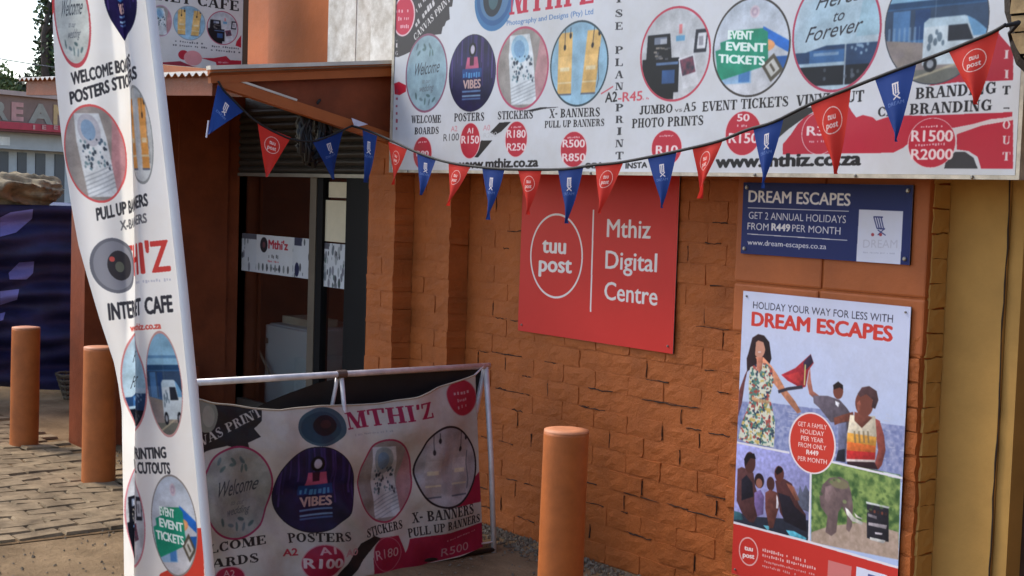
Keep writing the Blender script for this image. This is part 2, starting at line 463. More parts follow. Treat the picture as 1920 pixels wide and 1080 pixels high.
def pic_xbanner(x, y, base=(150, 190, 214), b=(226, 184, 112)):
    o = mixc(np.array(base) * 1.05, np.array(base) * .93, (y + 1) / 2)
    for cx, sl in ((-.5, 0.0), (.42, .12)):
        u = x - cx - sl * (y + .2)
        m = (abs(u) < .25) & (y < .78) & (y > -.72)
        stk(o, m, b); stk(o, m & (y < .2) & (y > -.1), np.minimum(255, np.array(b) + 22), .8)
        stk(o, m & (abs(y + .12) < .05) & (abs(u) < .17), (238, 226, 190), .8)
        stk(o, m & (abs(y + .45) < .02), (238, 226, 190), .8)
        stk(o, (abs(u) < .26) & (abs(y + .74) < .02), (90, 96, 110), .9)
        for q, yy in ((-.02, .42), (.18, .7)):
            stk(o, (abs(u - q) < .012) & (y > yy) & (y < .9), (50, 50, 56), .9)
            stk(o, ((u - q) / .045) ** 2 + ((y - yy) / .07) ** 2 < 1, (40, 40, 46))
    stk(o, curve(x, y, [(.72, .35), (.68, 0), (.72, -.4), (.66, -.6)]) < .014, (70, 84, 96), .8)
    return o
def pic_kiosk(x, y):
    y = y + .14
    o = mixc((206, 208, 212), (190, 194, 200), (y + 1) / 2)
    stk(o, (x > -.86 + .06 * y) & (x < -.1 - .12 * (y - .2)) & (y > .02) & (y < .6), (24, 25, 33))
    stk(o, (x > -.97) & (x < .14) & (y > -.70) & (y <= .06), (18, 20, 28))
    stk(o, (x > -.8) & (x < -.0) & (y > -.85) & (y <= -.6), (14, 15, 22))
    stk(o, (x > -.62) & (x < -.24) & (y > .38) & (y < .54), (120, 130, 150)); stk(o, (x > -.44) & (x < -.24) & (y > .38) & (y < .5), (176, 182, 196))
    g = random.Random(4)
    for k in range(16):
        cx, cy = g.uniform(-.62, -.16), g.uniform(.04, .32)
        stk(o, (abs(x - cx) < .05) & (abs(y - cy) < .022), g.choice([(130, 128, 126), (90, 92, 100), (168, 160, 150)]), .8)
    stk(o, abs(y + .05 - .05 * x) < .025, (70, 96, 140), .0)
    stk(o, (x > -.55) & (x < .12) & (abs(y + .06) < .03), (92, 120, 160))
    stk(o, (x > -.36) & (x < .02) & (y > -.5) & (y < -.2), (52, 88, 140))
    u = x * .95 + y * .25 - .22; v = y * .97 - x * .2 + .34
    stk(o, (abs(u - .12) < .22) & (abs(v) < .34), (222, 224, 230))
    n = vnoise(x.shape, max(2, x.shape[0] / 26), 41)
    mm = (abs(u - .12) < .19) & (v > -.06) & (v < .3)
    o[mm] = mixc((150, 76, 96), (60, 60, 76), n * 1.6 - .3)[mm]
    stk(o, (abs(x - .72 - .1 * y) < .18) & (abs(y - .38) < .25), (46, 48, 58)); stk(o, (abs(x - .74 - .1 * y) < .12) & (abs(y - .38) < .17), (208, 210, 216))
    stk(o, (abs(x - .76) < .06) & (abs(y - .38) < .1), (120, 120, 130), .7)
    stk(o, (abs(x - .16) < .13) & (abs(y - .48) < .06), (90, 160, 205), .85)
    stk(o, (abs(x - .16) < .05) & (y > .58) & (y < .78), (214, 110, 112), .8)
    return o
def pic_ticket(x, y):
    y = y - .07
    o = mixc((206, 208, 214), (188, 200, 214), (y + 1) / 2)
    stk(o, np.hypot(x - .08, (y - .66)) < .13, (206, 190, 200)); stk(o, (np.hypot(x - .08, y - .66) < .09) & (np.hypot(x - .08, y - .66) > .04), (168, 150, 170), .7)
    stk(o, (x > -.55) & (x < .32) & (y > .12) & (y < .3), (40, 140, 96))
    stk(o, (x > .32) & (abs(y - .22 + .5 * (x - .32)) < .12), (44, 110, 200))
    stk(o, ((x - .3) / .34) ** 2 + ((y + .06) / .14) ** 2 < 1, (232, 164, 112))
    stk(o, (x < .05) & (y > -.82) & (y < -.5) & (x > -.8), (150, 186, 220)); stk(o, (x > -.3) & (x < .0) & (y > -.8) & (y < -.55), (60, 120, 190), .8)
    stk(o, (x > .6) & (y < -.3) & (y > -.6), (44, 96, 170))
    u = x * .97 + y * .16; v = y * .97 - x * .2
    blk = (u > -.95) & (u < .45 + .1 * v) & (v < .24) & (v > -.55) & (u + v * 1.3 < .62) & ((u > -.8) | (v < .1))
    stk(o, blk, (36, 146, 116))
    w = x * .8 + y * .6; z = -x * .6 + y * .8
    stk(o, (abs(w - .16) < .2) & (abs(z + .78) < .22), (92, 86, 74)); stk(o, (abs(w - .16) < .13) & (abs(z + .78) < .14), (206, 206, 200)); stk(o, (abs(w - .16) < .03) & (abs(z + .78) < .1), (92, 86, 74))
    return o
def pic_vinyl(x, y):
    n = vnoise(x.shape, max(4, x.shape[0] / 3), 17)
    o = mixc((190, 206, 216), (166, 196, 214), n)
    stk(o, (x > .5 + .2 * y) & (y > -.1), (150, 188, 206), .7)
    car = (y < -.32 + .1 * np.clip((x + .7) * 2, 0, 1)) & (y > -.92)
    stk(o, car, (40, 66, 104)); stk(o, car & (x > -.6) & (x < .22) & (y > -.52) & (y < -.3), (62, 108, 162))
    stk(o, car & (x > -.5) & (x < .1) & (y > -.40) & (y < -.34), (140, 170, 200), .8)
    stk(o, car & (abs(y + .55) < .03) & (x < .24), (170, 196, 214)); stk(o, car & (y < -.58), (22, 26, 36))
    stk(o, car & (x > .26) & (y > -.5), (46, 72, 110)); stk(o, car & (abs(x - .25) < .02), (150, 166, 180))
    g = random.Random(6)
    for k in range(9):
        cx, cy = g.uniform(.4, .85), g.uniform(-.46, -.2); stk(o, np.hypot(x - cx, y - cy) < .03, (150, 180, 205), .8)
    for k in range(8):
        cx, cy = g.uniform(-.3, .6), g.uniform(-.85, -.6); stk(o, np.hypot(x - cx, y - cy) < .035, (96, 104, 116), .7)
    return o
def pic_van(x, y):
    y = y + .26
    n = vnoise(x.shape, max(3, x.shape[0] / 8), 27)
    o = mixc((70, 116, 162), (50, 88, 132), n)
    stk(o, y > .62, (132, 176, 204)); stk(o, (y > .54) & (y < .64), (40, 70, 104)); stk(o, abs(y - .8) < .03, (70, 110, 150), .7)
    stk(o, (y < .52) & (y > -.0), (52, 64, 84), .75); stk(o, (x > -.85) & (x < -.5) & (y > 0) & (y < .5), (78, 122, 170))
    stk(o, (x > -.4) & (x < -.1) & (y > 0) & (y < .5), (40, 70, 116))
    stk(o, abs(x - .0) < .01, (120, 140, 160), .6)
    stk(o, (x < -.3) & (y > -.05) & (y < .22) & (np.sin(x * 60) > .2), (130, 160, 190), .6)
    g1 = mixc((126, 116, 122), (150, 140, 126), n); m = y < -.08 - .1 * x; o[m] = g1[m]
    stk(o, m & (y < -.5), (92, 98, 90), .7); stk(o, m & (abs(y + .55 - .25 * x) < .02), (190, 180, 150), .7)
    van = (x > -.22) & (x < .98) & (y > -.44) & (y < .34 - .9 * np.clip(x - .55, 0, 1) ** 1.5 - .7 * np.clip(-.12 - x, 0, 1))
    stk(o, van, (198, 212, 220)); stk(o, van & (y > .2), (170, 196, 212), .7)
    stk(o, van & (x > .26) & (x < .72 - .5 * (y - .0)) & (y > -.06) & (y < .2), (40, 44, 54)); stk(o, van & (x > .74 - .4 * y) & (y > 0), (110, 160, 200))
    for k in range(6):
        cx, cy, w = ((-.08, .0, .05), (.02, -.06, .04), (.10, .02, .05), (.17, -.08, .03), (.04, .1, .03), (-.1, -.14, .04))[k]; stk(o, van & (((x - cx) / w) ** 2 + ((y - cy) / (w * 1.6)) ** 2 < 1), (72, 92, 108), .75)
    for cx in (-.06, .72):
        r = np.hypot(x - cx, (y + .42)); stk(o, r < .13, (30, 32, 38)); stk(o, r < .07, (150, 156, 164))
    return o
def dtext(cv, c, rx, ry, body, x0, x1, y, h, col, rise=0.0, slant=0.0, bold=0.0, font='sans'):
    cv.text(body, (c[0] + rx * x0, c[1] + ry * y), (rx * (x1 - x0), ry * rise), (ry * h * slant, ry * h), col, font, bold)
def disc(cv, c, rx, ry, pic, ring=(150, 60, 84), rw=.06, **k):
    cv.ell(c, rx * (1 + rw), ry * (1 + rw), ring)
    def f(X, Y):
        o = pic((X - c[0]) / rx, (Y - c[1]) / ry, **k)
        n = .84 + .26 * vnoise(X.shape, max(4, X.shape[0] / 9), 77, 3) + .10 * (vnoise(X.shape, 2.5, 78, 1) - .5)
        o = o * n[..., None]
        for _ in range(2):
            o = (o + np.roll(o, 1, 0) + np.roll(o, -1, 0)) / 3; o = (o + np.roll(o, 1, 1) + np.roll(o, -1, 1)) / 3
        return o
    cv.ell(c, rx, ry, f)
    if pic is pic_welcome:
        dtext(cv, c, rx, ry, 'Welcome', -.66, .62, -.06, .34, (66, 72, 78), .06, .3)
        dtext(cv, c, rx, ry, 'to our', -.2, .2, -.27, .12, (110, 116, 122), 0, .3); dtext(cv, c, rx, ry, 'wedding', -.34, .36, -.5, .18, (96, 102, 110), .03, .35)
    elif pic is pic_poster:
        cv.marks((c[0] - rx * .38, c[1] - ry * .14), (rx * .76, 0), (0, ry * .2), (84, 150, 205), 7, 15); dtext(cv, c, rx, ry, 'VIBES', -.36, .38, -.40, .22, (196, 164, 160), 0, 0, .05)
    elif pic is pic_vinyl:
        dtext(cv, c, rx, ry, 'Heres', -.5, .5, .42, .26, (52, 54, 62), .10, .5); dtext(cv, c, rx, ry, 'to', -.1, .16, .18, .2, (52, 54, 62), .02, .4); dtext(cv, c, rx, ry, 'Forever', -.72, .56, -.14, .26, (52, 54, 62), .12, .45)
    elif pic is pic_ticket:
        for body, x0, x1, y in (('EVENT', -.62, .05, .22), ('EVENT', -.66, .40, -.02), ('TICKETS', -.86, .38, -.27)):
            dtext(cv, c, rx, ry, body, x0, x1, y, .17, (224, 240, 234), -.10 * (x1 - x0), 0, .06)
# ------------------------------------------------------------------ the ground
ORANGE = mat('orange_wall_paint', (168, 92, 42), rough=.62, var=.14, scale=5.0, bump=.006, bscale=55, spec=.25)
ORANGE_SMOOTH = mat('orange_plaster_paint', (166, 90, 44), rough=.6, var=.12, scale=3.0, bump=.003, bscale=14, spec=.3)
YELLOW = mat('ochre_plaster_paint', (182, 138, 72), rough=.7, var=.10, scale=4.0, bump=.002, bscale=20, spec=.25)
m_dirt = mat('sandy_ground', (128, 104, 76), rough=.95, var=.25, scale=2.2, bump=.02, bscale=16, spec=.1, rgb2=(156, 130, 98))
m_joint = mat('paver_joint_dirt', (92, 74, 54), rough=.95, var=.25, scale=9.0, bump=.01, bscale=40, spec=.1, rgb2=(136, 108, 76))
m_pav = mat('brown_paver', (126, 106, 82), rough=.9, var=.28, scale=7.0, bump=.004, bscale=60, spec=.15, rgb2=(160, 138, 108))
g = MB()
g.face([(-400, -300, 0), (300, -300, 0), (300, 400, 0), (-400, 400, 0)])
tag(g.build('ground', m_dirt), kind='structure')
pv = MB()
pv.face([(-16, -9, .004), (-6.35, -9, .004), (-6.35, -.97, .004), (-16, -.97, .004)])
pavement = tag(pv.build('pavement', m_joint), kind='structure')
# every block of the paving one can tell apart is an object; the far and hidden ones are one mass
def paver_mesh(k):
    r = random.Random(100 + k); mb = MB()
    a, b = .052, .105
    n = [(-a, -b), (a, -b), (a, b), (-a, b)]
    lo = [(x, y, 0) for x, y in n]
    i = .006
    hi = [(x - math.copysign(i, x) + r.uniform(-.003, .003), y - math.copysign(i, y) + r.uniform(-.004, .004), .014 + r.uniform(-.003, .003)) for x, y in n]
    mb.hexa(lo + hi)
    me = bpy.data.meshes.new('paver'); me.from_pydata(mb.v, [], mb.f); me.materials.append(m_pav); return me
pmesh = [paver_mesh(k) for k in range(6)]
rest = MB(); npav = 0
for i in range(-146, -57):
    x = i * .111
    for j in range(-42, -4):
        y = j * .216 + (.108 if i % 2 else 0)
        if y > -1.08: continue
        px, py, d = proj((x, y, .01))
        r = random.Random(i * 1000 + j)
        dz = r.uniform(-.007, .004) + .012 * mnoise.noise(Vector((x * 1.3, y * 1.3, 0))) - (.02 if d < 6.15 + .5 * mnoise.noise(Vector((x * 2, y * 2, 4))) else 0)
        rz = r.uniform(-.07, .07)
        if -6 < px < 262 and 745 < py < 1092 and npav < 300:
            o = bpy.data.objects.new('paver', pmesh[(i * 7 + j * 3) % 6]); npav += 1
            o.location = (x, y, .004 + dz); o.rotation_euler = (r.uniform(-.06, .06), r.uniform(-.06, .06), rz)
            link(o, pavement)
        elif x > -14 and -8.5 < y:
            c, s_ = math.cos(rz), math.sin(rz)
            a, b = .047, .100
            q = [(-a, -b), (a, -b), (a, b), (-a, b)]
            rest.hexa([(x + c * u - s_ * v, y + s_ * u + c * v, .002) for u, v in q] + [(x + c * u - s_ * v, y + s_ * u + c * v, .016 + dz) for u, v in q])
tag(rest.build('paver_field', m_pav, pavement), kind='stuff')
# pebbles and sand drift at the foot of the wall: one mass
gv = MB()
def pebble(c, s, r):
    v = [(1, 0, 0), (0, 1, 0), (-1, 0, 0), (0, -1, 0), (0, 0, 1)]
    v = [Vector(p) * s * r.uniform(.6, 1.3) for p in v]
    a = r.uniform(0, 6.3); R = Matrix.Rotation(a, 3, 'Z')
    v = [R @ p + Vector(c) for p in v]
    for q in ((0, 1, 4), (1, 2, 4), (2, 3, 4), (3, 0, 4)): gv.face([v[k] for k in q])
r = random.Random(55)
for k in range(1500):
    t = r.random()
    x = -5.8 + 2.9 * t; y = -.02 - abs(r.gauss(0, .10)) - (.12 if x > -3.95 else 0)
    pebble((x, y, .002), r.uniform(.004, .016), r)
for k in range(1400):
    p = (r.uniform(-8.6, -4.0), r.uniform(-2.4, -.1), .003)
    pebble(p, r.uniform(.003, .010), r)
m_peb = mat('gravel', (120, 108, 92), rough=.9, var=.4, scale=30, spec=.2)
tag(gv.build('gravel', m_peb), 'loose grey gravel and grit along the wall foot', 'gravel', kind='stuff')

# ------------------------------------------------------------------ the shop building
shop = thing('shop_building', 'orange painted brick shop front with roller door and stepped brick piers', 'building', (-5.0, 0.1, 0))
ZT = 3.2
def wallbox(name, lo, hi, m, parent=shop):
    b = MB(); b.box(lo, hi); return b.build(name, m, parent)
w_main = wallbox('wall', (-5.846, .002, 0), (-3.906, .24, ZT), ORANGE)
w_p2 = wallbox('pier', (-6.182, -.109, 0), (-5.847, .24, ZT), ORANGE)
w_p1 = wallbox('pier', (-6.436, -.220, 0), (-6.183, .24, ZT), ORANGE)
w_p3 = wallbox('pier', (-3.905, -.104, 0), (-3.027, .24, ZT), ORANGE)
w_y = wallbox('pilaster', (-3.024, .0, 0), (-2.79, .24, ZT), YELLOW)
tag(w_y, 'ochre yellow plastered pilaster')
b = MB(); b.box((-2.787, .012, 0), (-2.735, .24, ZT)); jam = b.build('door_jamb', YELLOW, shop)
m_darkwood = mat('dark_brown_door_paint', (62, 40, 28), rough=.6, var=.2, scale=8, bump=.002)
wallbox('side_door', (-2.734, .09, 0), (-1.7, .2, 2.3), m_darkwood)
wallbox('wall', (-1.699, .0, 0), (1.5, .24, ZT), YELLOW)
wallbox('wall', (-2.734, .0, 2.301), (-1.7, .24, ZT), YELLOW)
wallbox('shade_wall', (1.501, -7.0, 0), (1.75, 4.5, 3.4), mat('shade_wall_brown', (112, 86, 68), rough=.9))  # added wall out of view, keeps sky light off the pier returns
# rough seam down the pilaster's edge
b = MB(); rr = random.Random(2)
pts = [(-2.7885 + rr.uniform(-.004, .004), -.0005, z * .06) for z in range(0, 30)]
b.tube(pts, [.0022 + rr.uniform(-.0012, .0016) for _ in pts], n=5)
b.build('seam', mat('dark_crack', (58, 42, 28), rough=.9), shop)

BRICK = {}
def brick_mesh(L, D, H, k, m):
    key = (round(L, 3), round(D, 3), round(H, 3), k, m.name)
    if key in BRICK: return BRICK[key]
    rr = random.Random(hash(key[:4]) & 0xffff)
    bm = bmesh.new()
    nx, nz = (5, 3) if L > .15 else (3, 3)
    G = {}
    for j in range(nz + 1):
        for i in range(nx + 1):
            u, w = i / nx, j / nz; rim = i in (0, nx) or j in (0, nz)
            x = (u - .5) * L + rr.uniform(-.004, .004); z = (w - .5) * H + rr.uniform(-.004, .004)
            if rim: x -= math.copysign(.001, u - .5) if i in (0, nx) else 0; z -= math.copysign(.001, w - .5) if j in (0, nz) else 0
            G[i, j] = bm.verts.new((x, -D / 2 + (rr.uniform(.0, .0025) if rim else rr.uniform(-.0025, .0015)), z))
    for j in range(nz):
        for i in range(nx): bm.faces.new((G[i, j], G[i + 1, j], G[i + 1, j + 1], G[i, j + 1]))
    loop = [(i, 0) for i in range(nx)] + [(nx, j) for j in range(nz)] + [(i, nz) for i in range(nx, 0, -1)] + [(0, j) for j in range(nz, 0, -1)]
    back = {k: bm.verts.new((G[k].co.x * 1.0 + (math.copysign(.006, G[k].co.x) if k[0] in (0, nx) else 0), D / 2, G[k].co.z + (math.copysign(.005, G[k].co.z) if k[1] in (0, nz) else 0))) for k in loop}
    for a, b in zip(loop, loop[1:] + loop[:1]): bm.faces.new((G[b], G[a], back[a], back[b]))
    me = bpy.data.meshes.new('brick'); bm.to_mesh(me); bm.free()
    me.materials.append(m); BRICK[key] = me; return me
nb = [0]
def brick(parent, x0, x1, z0, yf, depth, m=ORANGE, jit=.004, H=.081):
    L = x1 - x0 - .0055
    me = brick_mesh(L, depth, H, nb[0] % 5, m)
    o = bpy.data.objects.new('brick', me); nb[0] += 1
    w = wloc(parent)
    o.location = Vector(((x0 + x1) / 2, yf + depth / 2 + rng.uniform(-jit, jit * .6), z0 + .0427 + rng.uniform(-.002, .002))) - w
    o.rotation_euler = (rng.uniform(-.012, .012), rng.uniform(-.012, .012), rng.uniform(-.006, .006))
    link(o, parent)
CH = .0855
tuuL, tuuR = -5.41, -4.335
for k in range(21):
    z = k * CH
    x = -5.84 - (.111 if k % 2 else 0)
    while x < -3.93:
        a, c = max(x, -5.84), min(x + .222, -3.912)
        if c - a > .05 and not (a > tuuL + .03 and c < tuuR - .03 and z > .95 and z < 1.70):
            brick(w_main, a, c, z, -.001 + rng.choice((-.0015, -.001, 0, .001, .0015)), .05, jit=.002)
        x += .222
    # stepped piers: corner bricks show their end in the return
    cut = -6.062 if k % 2 else -5.954
    brick(w_p2, -6.176, cut, z, -.112, .112); brick(w_p2, cut, -5.841, z, -.112, .112)
    if k % 2: brick(w_p1, -6.436, -6.177, z, -.224, .112)
    else: brick(w_p1, -6.436, -6.29, z, -.224, .112); brick(w_p1, -6.29, -6.177, z, -.224, .112)
    if z < 1.12:
        e = -3.13 if k % 2 else -3.24
        brick(w_p3, e, -3.024, z, -.110, .05, jit=.006)
        if k % 2: brick(w_p3, -3.912, -3.80, z, -.110, .05, jit=.005)
    # the pier's return, painted ochre
    o = bpy.data.objects.new('brick', brick_mesh(.088, .03, .082, k % 5, YELLOW))
    o.location = Vector((-3.031, -.046, z + .0427)) - wloc(w_p3); o.rotation_euler = (0, 0, math.pi / 2); link(o, w_p3)
oj = MB(); ro = random.Random(77)
for k in range(130):
    row = ro.randint(1, 18); z = row * CH + ro.uniform(-.003, .003)
    x = ro.uniform(-5.8, -4.0)
    if tuuL - .02 < x < tuuR + .05 and .9 < z < 1.8: continue
    if ro.random() < .45:
        xx = -5.84 - (.111 if row % 2 else 0) + .222 * round((x + 5.84) / .222); pts = [(xx + ro.uniform(-.003, .003), -.0008, z + .012 + .06 * t / 3) for t in range(4)]
    else:
        L = ro.uniform(.04, .22); pts = [(x + L * t / 5, -.0008, z + ro.uniform(-.004, .004)) for t in range(6)]
    if pts[-1][0] > -3.93 or pts[0][0] < -5.82: continue
    oj.tube(pts, [ro.uniform(.0008, .0032) for _ in pts], n=5)
oj.build('open_joint', mat('dark_open_joint', (46, 26, 16), rough=.9), w_main)['kind'] = 'stuff'
# two smooth lintel blocks between the two smaller signs
for x0, x1, z0, z1 in ((-3.912, -3.49, 1.125, 1.31), (-3.482, -3.022, 1.118, 1.312), (-3.912, -3.478, 1.318, 1.80), (-3.47, -3.022, 1.318, 1.80)):
    bb = MB(); bb.box((x0, -.111, z0), (x1, -.06, z1)); o = bb.build('lintel_block', ORANGE_SMOOTH, w_p3); bevel(o, .008, 2)

# porch: left wall, lintel, parapet, floor, room behind the glass
DOORY = .10
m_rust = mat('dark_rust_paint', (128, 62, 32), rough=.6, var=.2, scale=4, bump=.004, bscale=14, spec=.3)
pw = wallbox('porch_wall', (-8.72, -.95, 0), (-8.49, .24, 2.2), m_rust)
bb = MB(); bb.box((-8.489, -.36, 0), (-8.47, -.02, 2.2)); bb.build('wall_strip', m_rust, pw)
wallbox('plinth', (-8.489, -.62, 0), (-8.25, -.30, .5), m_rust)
wallbox('lintel', (-8.72, .05, 2.2), (-6.437, .24, ZT), ORANGE_SMOOTH)
wallbox('lintel', (-8.49, .16, 2.08), (-6.437, .24, 2.199), ORANGE_SMOOTH)
m_conc = mat('porch_concrete', (120, 110, 98), rough=.85, var=.2, scale=5, bump=.003)
wallbox('doorstep', (-8.49, -.21, 0), (-6.437, .24, .16), m_conc)
m_in = mat('shop_interior_paint', (78, 72, 66), rough=.8, var=.1)
m_infl = mat('shop_floor_tile', (74, 66, 58), rough=.4, var=.15)
wallbox('interior_floor', (-10.0, .241, 0), (-6.0, 3.6, .16), m_infl)
wallbox('interior_wall', (-10.0, 3.6, 0), (-6.0, 3.7, 2.6), m_in)
wallbox('interior_wall', (-10.1, .241, 0), (-10.001, 3.7, 2.6), m_in)
wallbox('interior_wall', (-5.999, .241, 0), (-5.9, 3.7, 2.6), m_in)
wallbox('interior_ceiling', (-10.1, .241, 2.601), (-5.9, 3.7, 2.68), m_in)
wallbox('wall', (-10.1, .0, 0), (-8.721, .24, ZT), ORANGE_SMOOTH)
wallbox('roof', (-10.1, .24, ZT - .1), (1.5, 4.5, ZT), mat('roof_sheet', (120, 116, 110), rough=.6))
wallbox('wall', (-10.1, 4.4, 0), (1.5, 4.5, ZT - .101), ORANGE_SMOOTH)
wallbox('wall', (1.4, .241, 0), (1.5, 4.399, ZT - .101), ORANGE_SMOOTH)
# whitewashed board panel beside the parapet, nailed and peeling
m_peel = mat('peeling_whitewash', (176, 164, 148), rough=.8, var=.1, scale=11, bump=.002, bscale=60, rgb2=(222, 218, 210))
x0, x1 = at_y(615, 60, -.10).x, -6.19
bb = MB(); nbd = 6
par = None
for k in range(nbd):
    a, c = x0 + (x1 - x0) * k / nbd, x0 + (x1 - x0) * (k + 1) / nbd
    q = MB(); q.box((a, -.10 - .004 * (k % 2), 2.20), (c - .003, .049, ZT)); q.build('white_board', m_peel, shop)
for k in range(2):
    q = MB(); q.box((-6.434 + .127 * k, -.236 - .004 * k, 2.275), (-6.31 + .127 * k, -.2245, ZT)); q.build('white_board', m_peel, shop)
wallbox('parapet', (-7.95, -.03, 2.20), (x0 - .004, .048, ZT), ORANGE_SMOOTH)

# roller shutter, slat by slat
m_slat = mat('dark_shutter_steel', (62, 58, 54), rough=.5, metal=.3, var=.15, scale=12)
zs0 = at_y(560, 325, .03).z
sh = MB(); sh.box((-8.40, .055, 2.12), (-6.44, .155, 2.19)); shutter = sh.build('roller_shutter', m_slat, shop)
ns = 9; hs = (2.12 - zs0) / ns
for k in range(ns):
    z = zs0 + k * hs
    q = MB()
    P = [(.052, 0), (.040, .2), (.034, .5), (.040, .8), (.052, 1.0)]
    q.grid(lambda u, v: (-8.44 + 2.0 * u, np.interp(v, [p[1] for p in P], [p[0] for p in P]), z + hs * v * .97), 1, 8)
    q.build('slat', m_slat, shutter, smooth=True)
q = MB(); q.box((-8.44, .030, zs0 - .022), (-6.44, .058, zs0 - .001)); q.build('bottom_rail', mat('dull_aluminium', (150, 146, 138), rough=.4, metal=.6), shutter)

# glass doors
m_alu = mat('aluminium_frame', (120, 112, 100), rough=.4, metal=.5, var=.1)
m_blk = mat('black_frame', (20, 20, 22), rough=.6, var=.1, spec=.15)
gm = bpy.data.materials.new('door_glass'); gm.use_nodes = True
nt = gm.node_tree; nt.nodes.remove(nt.nodes['Principled BSDF'])
tr = nt.nodes.new('ShaderNodeBsdfTransparent'); tr.inputs[0].default_value = (.86, .88, .88, 1)
gl = nt.nodes.new('ShaderNodeBsdfGlossy'); gl.inputs['Roughness'].default_value = .03; gl.inputs[0].default_value = (.9, .9, .9, 1)
lw = nt.nodes.new('ShaderNodeLayerWeight'); lw.inputs[0].default_value = .5
fr = nt.nodes.new('ShaderNodeMapRange'); fr.inputs[1].default_value = .3; fr.inputs[2].default_value = 1.0; fr.inputs[3].default_value = .05; fr.inputs[4].default_value = .6
nt.links.new(lw.outputs['Facing'], fr.inputs[0])
ms = nt.nodes.new('ShaderNodeMixShader')
nt.links.new(fr.outputs[0], ms.inputs[0]); nt.links.new(tr.outputs[0], ms.inputs[1]); nt.links.new(gl.outputs[0], ms.inputs[2])
nt.links.new(ms.outputs[0], nt.nodes['Material Output'].inputs['Surface'])
def dx(px): return at_y(px, 480, DOORY).x
ZD0, ZD1 = .162, 2.079
def bar(x0, x1, y0, y1, z0, z1, m, name, parent):
    q = MB(); q.box((x0, y0, z0), (x1, y1, z1)); return q.build(name, m, parent)
leaf = bar(dx(444), dx(453), DOORY - .03, DOORY + .03, ZD0, ZD1, m_alu, 'glass_door', shop)
bar(dx(587), dx(599), DOORY - .03, DOORY + .03, ZD0, ZD1, m_alu, 'door_stile', leaf)
bar(dx(453) + .001, dx(587) - .001, DOORY - .02, DOORY + .02, ZD0, ZD0 + .09, m_alu, 'bottom_rail', leaf)
bar(dx(453) + .001, dx(587) - .001, DOORY - .004, DOORY + .004, ZD0 + .09, ZD1, gm, 'pane', leaf)
leaf2 = bar(dx(599) + .002, dx(610), DOORY - .025, DOORY + .03, ZD0, ZD1, m_blk, 'glass_door', shop)
bar(dx(655), dx(668), DOORY - .03, DOORY + .03, ZD0, ZD1, m_blk, 'door_stile', leaf2)
bar(dx(610) + .001, dx(655) - .001, DOORY - .02, DOORY + .02, ZD0, ZD0 + .09, m_blk, 'bottom_rail', leaf2)
bar(dx(610) + .001, dx(655) - .001, DOORY - .004, DOORY + .004, ZD0 + .09, ZD1, gm, 'pane', leaf2)
bar(dx(668) + .001, -6.437, DOORY - .05, DOORY + .03, ZD0, 2.079, m_blk, 'door_jamb', shop)
bar(-6.447, -6.4365, -.222, DOORY - .06, .161, 2.2, m_blk, 'door_jamb', shop)
bar(-8.49, dx(444) - .001, DOORY - .03, DOORY + .03, ZD0, 2.079, m_alu, 'door_jamb', shop)

# inside the shop
p0, p1 = at_y(497, 613, .30), at_y(583, 613, .30)
fz = at_y(540, 613, .30).z
fridge = thing('refrigerator', 'white refrigerator standing inside behind the glass door', 'refrigerator', ((p0.x + p1.x) / 2, 0.6, .161))
m_fr = mat('white_enamel', (214, 216, 216), rough=.35, var=.03)
q = MB(); q.box((p0.x, .33, .161), (p1.x, .85, fz)); bevel(q.build('cabinet', m_fr, fridge), .012)
q = MB(); q.box((p0.x + .005, .30, .2), (p1.x - .005, .328, fz - .01)); dr = q.build('door', m_fr, fridge); bevel(dr, .008)
q = MB(); q.box((p0.x + .03, .28, .6), (p0.x + .05, .299, fz - .1)); q.build('handle', m_alu, dr)
q = MB(); q.box((p0.x + .05, .4, fz + .001), (p1.x - .18, .6, fz + .05))
tag(q.build('paper_stack', mat('cream_paper', (200, 186, 160), rough=.8)), 'small stack of cream paper lying on the white refrigerator', 'paper')
cur = MB(); ca, cb = at_y(452, 500, .22).x, at_y(484, 500, .22).x
cur.grid(lambda u, v: (ca + (cb - ca) * u, .22 + .03 * math.sin(u * 19 + .6 * v), .162 + 1.9 * v), 40, 3)
tag(cur.build('curtain', mat('brown_curtain', (92, 74, 62), rough=.9), smooth=True), 'brown pleated curtain hanging behind the left glass pane', 'curtain')
wd = MB(); wd.box((p0.x - .3, 2.4, .161), (p1.x + .1, 2.9, 2.0)); cab = wd.build('wardrobe', mat('dark_cabinet_wood', (60, 40, 30), rough=.5))
tag(cab, 'tall dark wooden cabinet at the back of the shop', 'cabinet')
for k in range(2):
    q = MB(); a = p0.x - .29 + k * (p1.x - p0.x + .4) / 2; c = a + (p1.x - p0.x + .36) / 2
    q.box((a, 2.375, .22), (c, 2.399, 1.95)); q.build('cabinet_door', mat('dark_cabinet_wood', (60, 40, 30)), cab)
stick = MB(); stick.tube([at_y(478, 640, .26), at_y(512, 715, .26)], .008)
tag(stick.build('broom_handle', mat('pale_wood', (150, 136, 116), rough=.6)), 'thin pale stick leaning inside the left glass pane', 'stick')

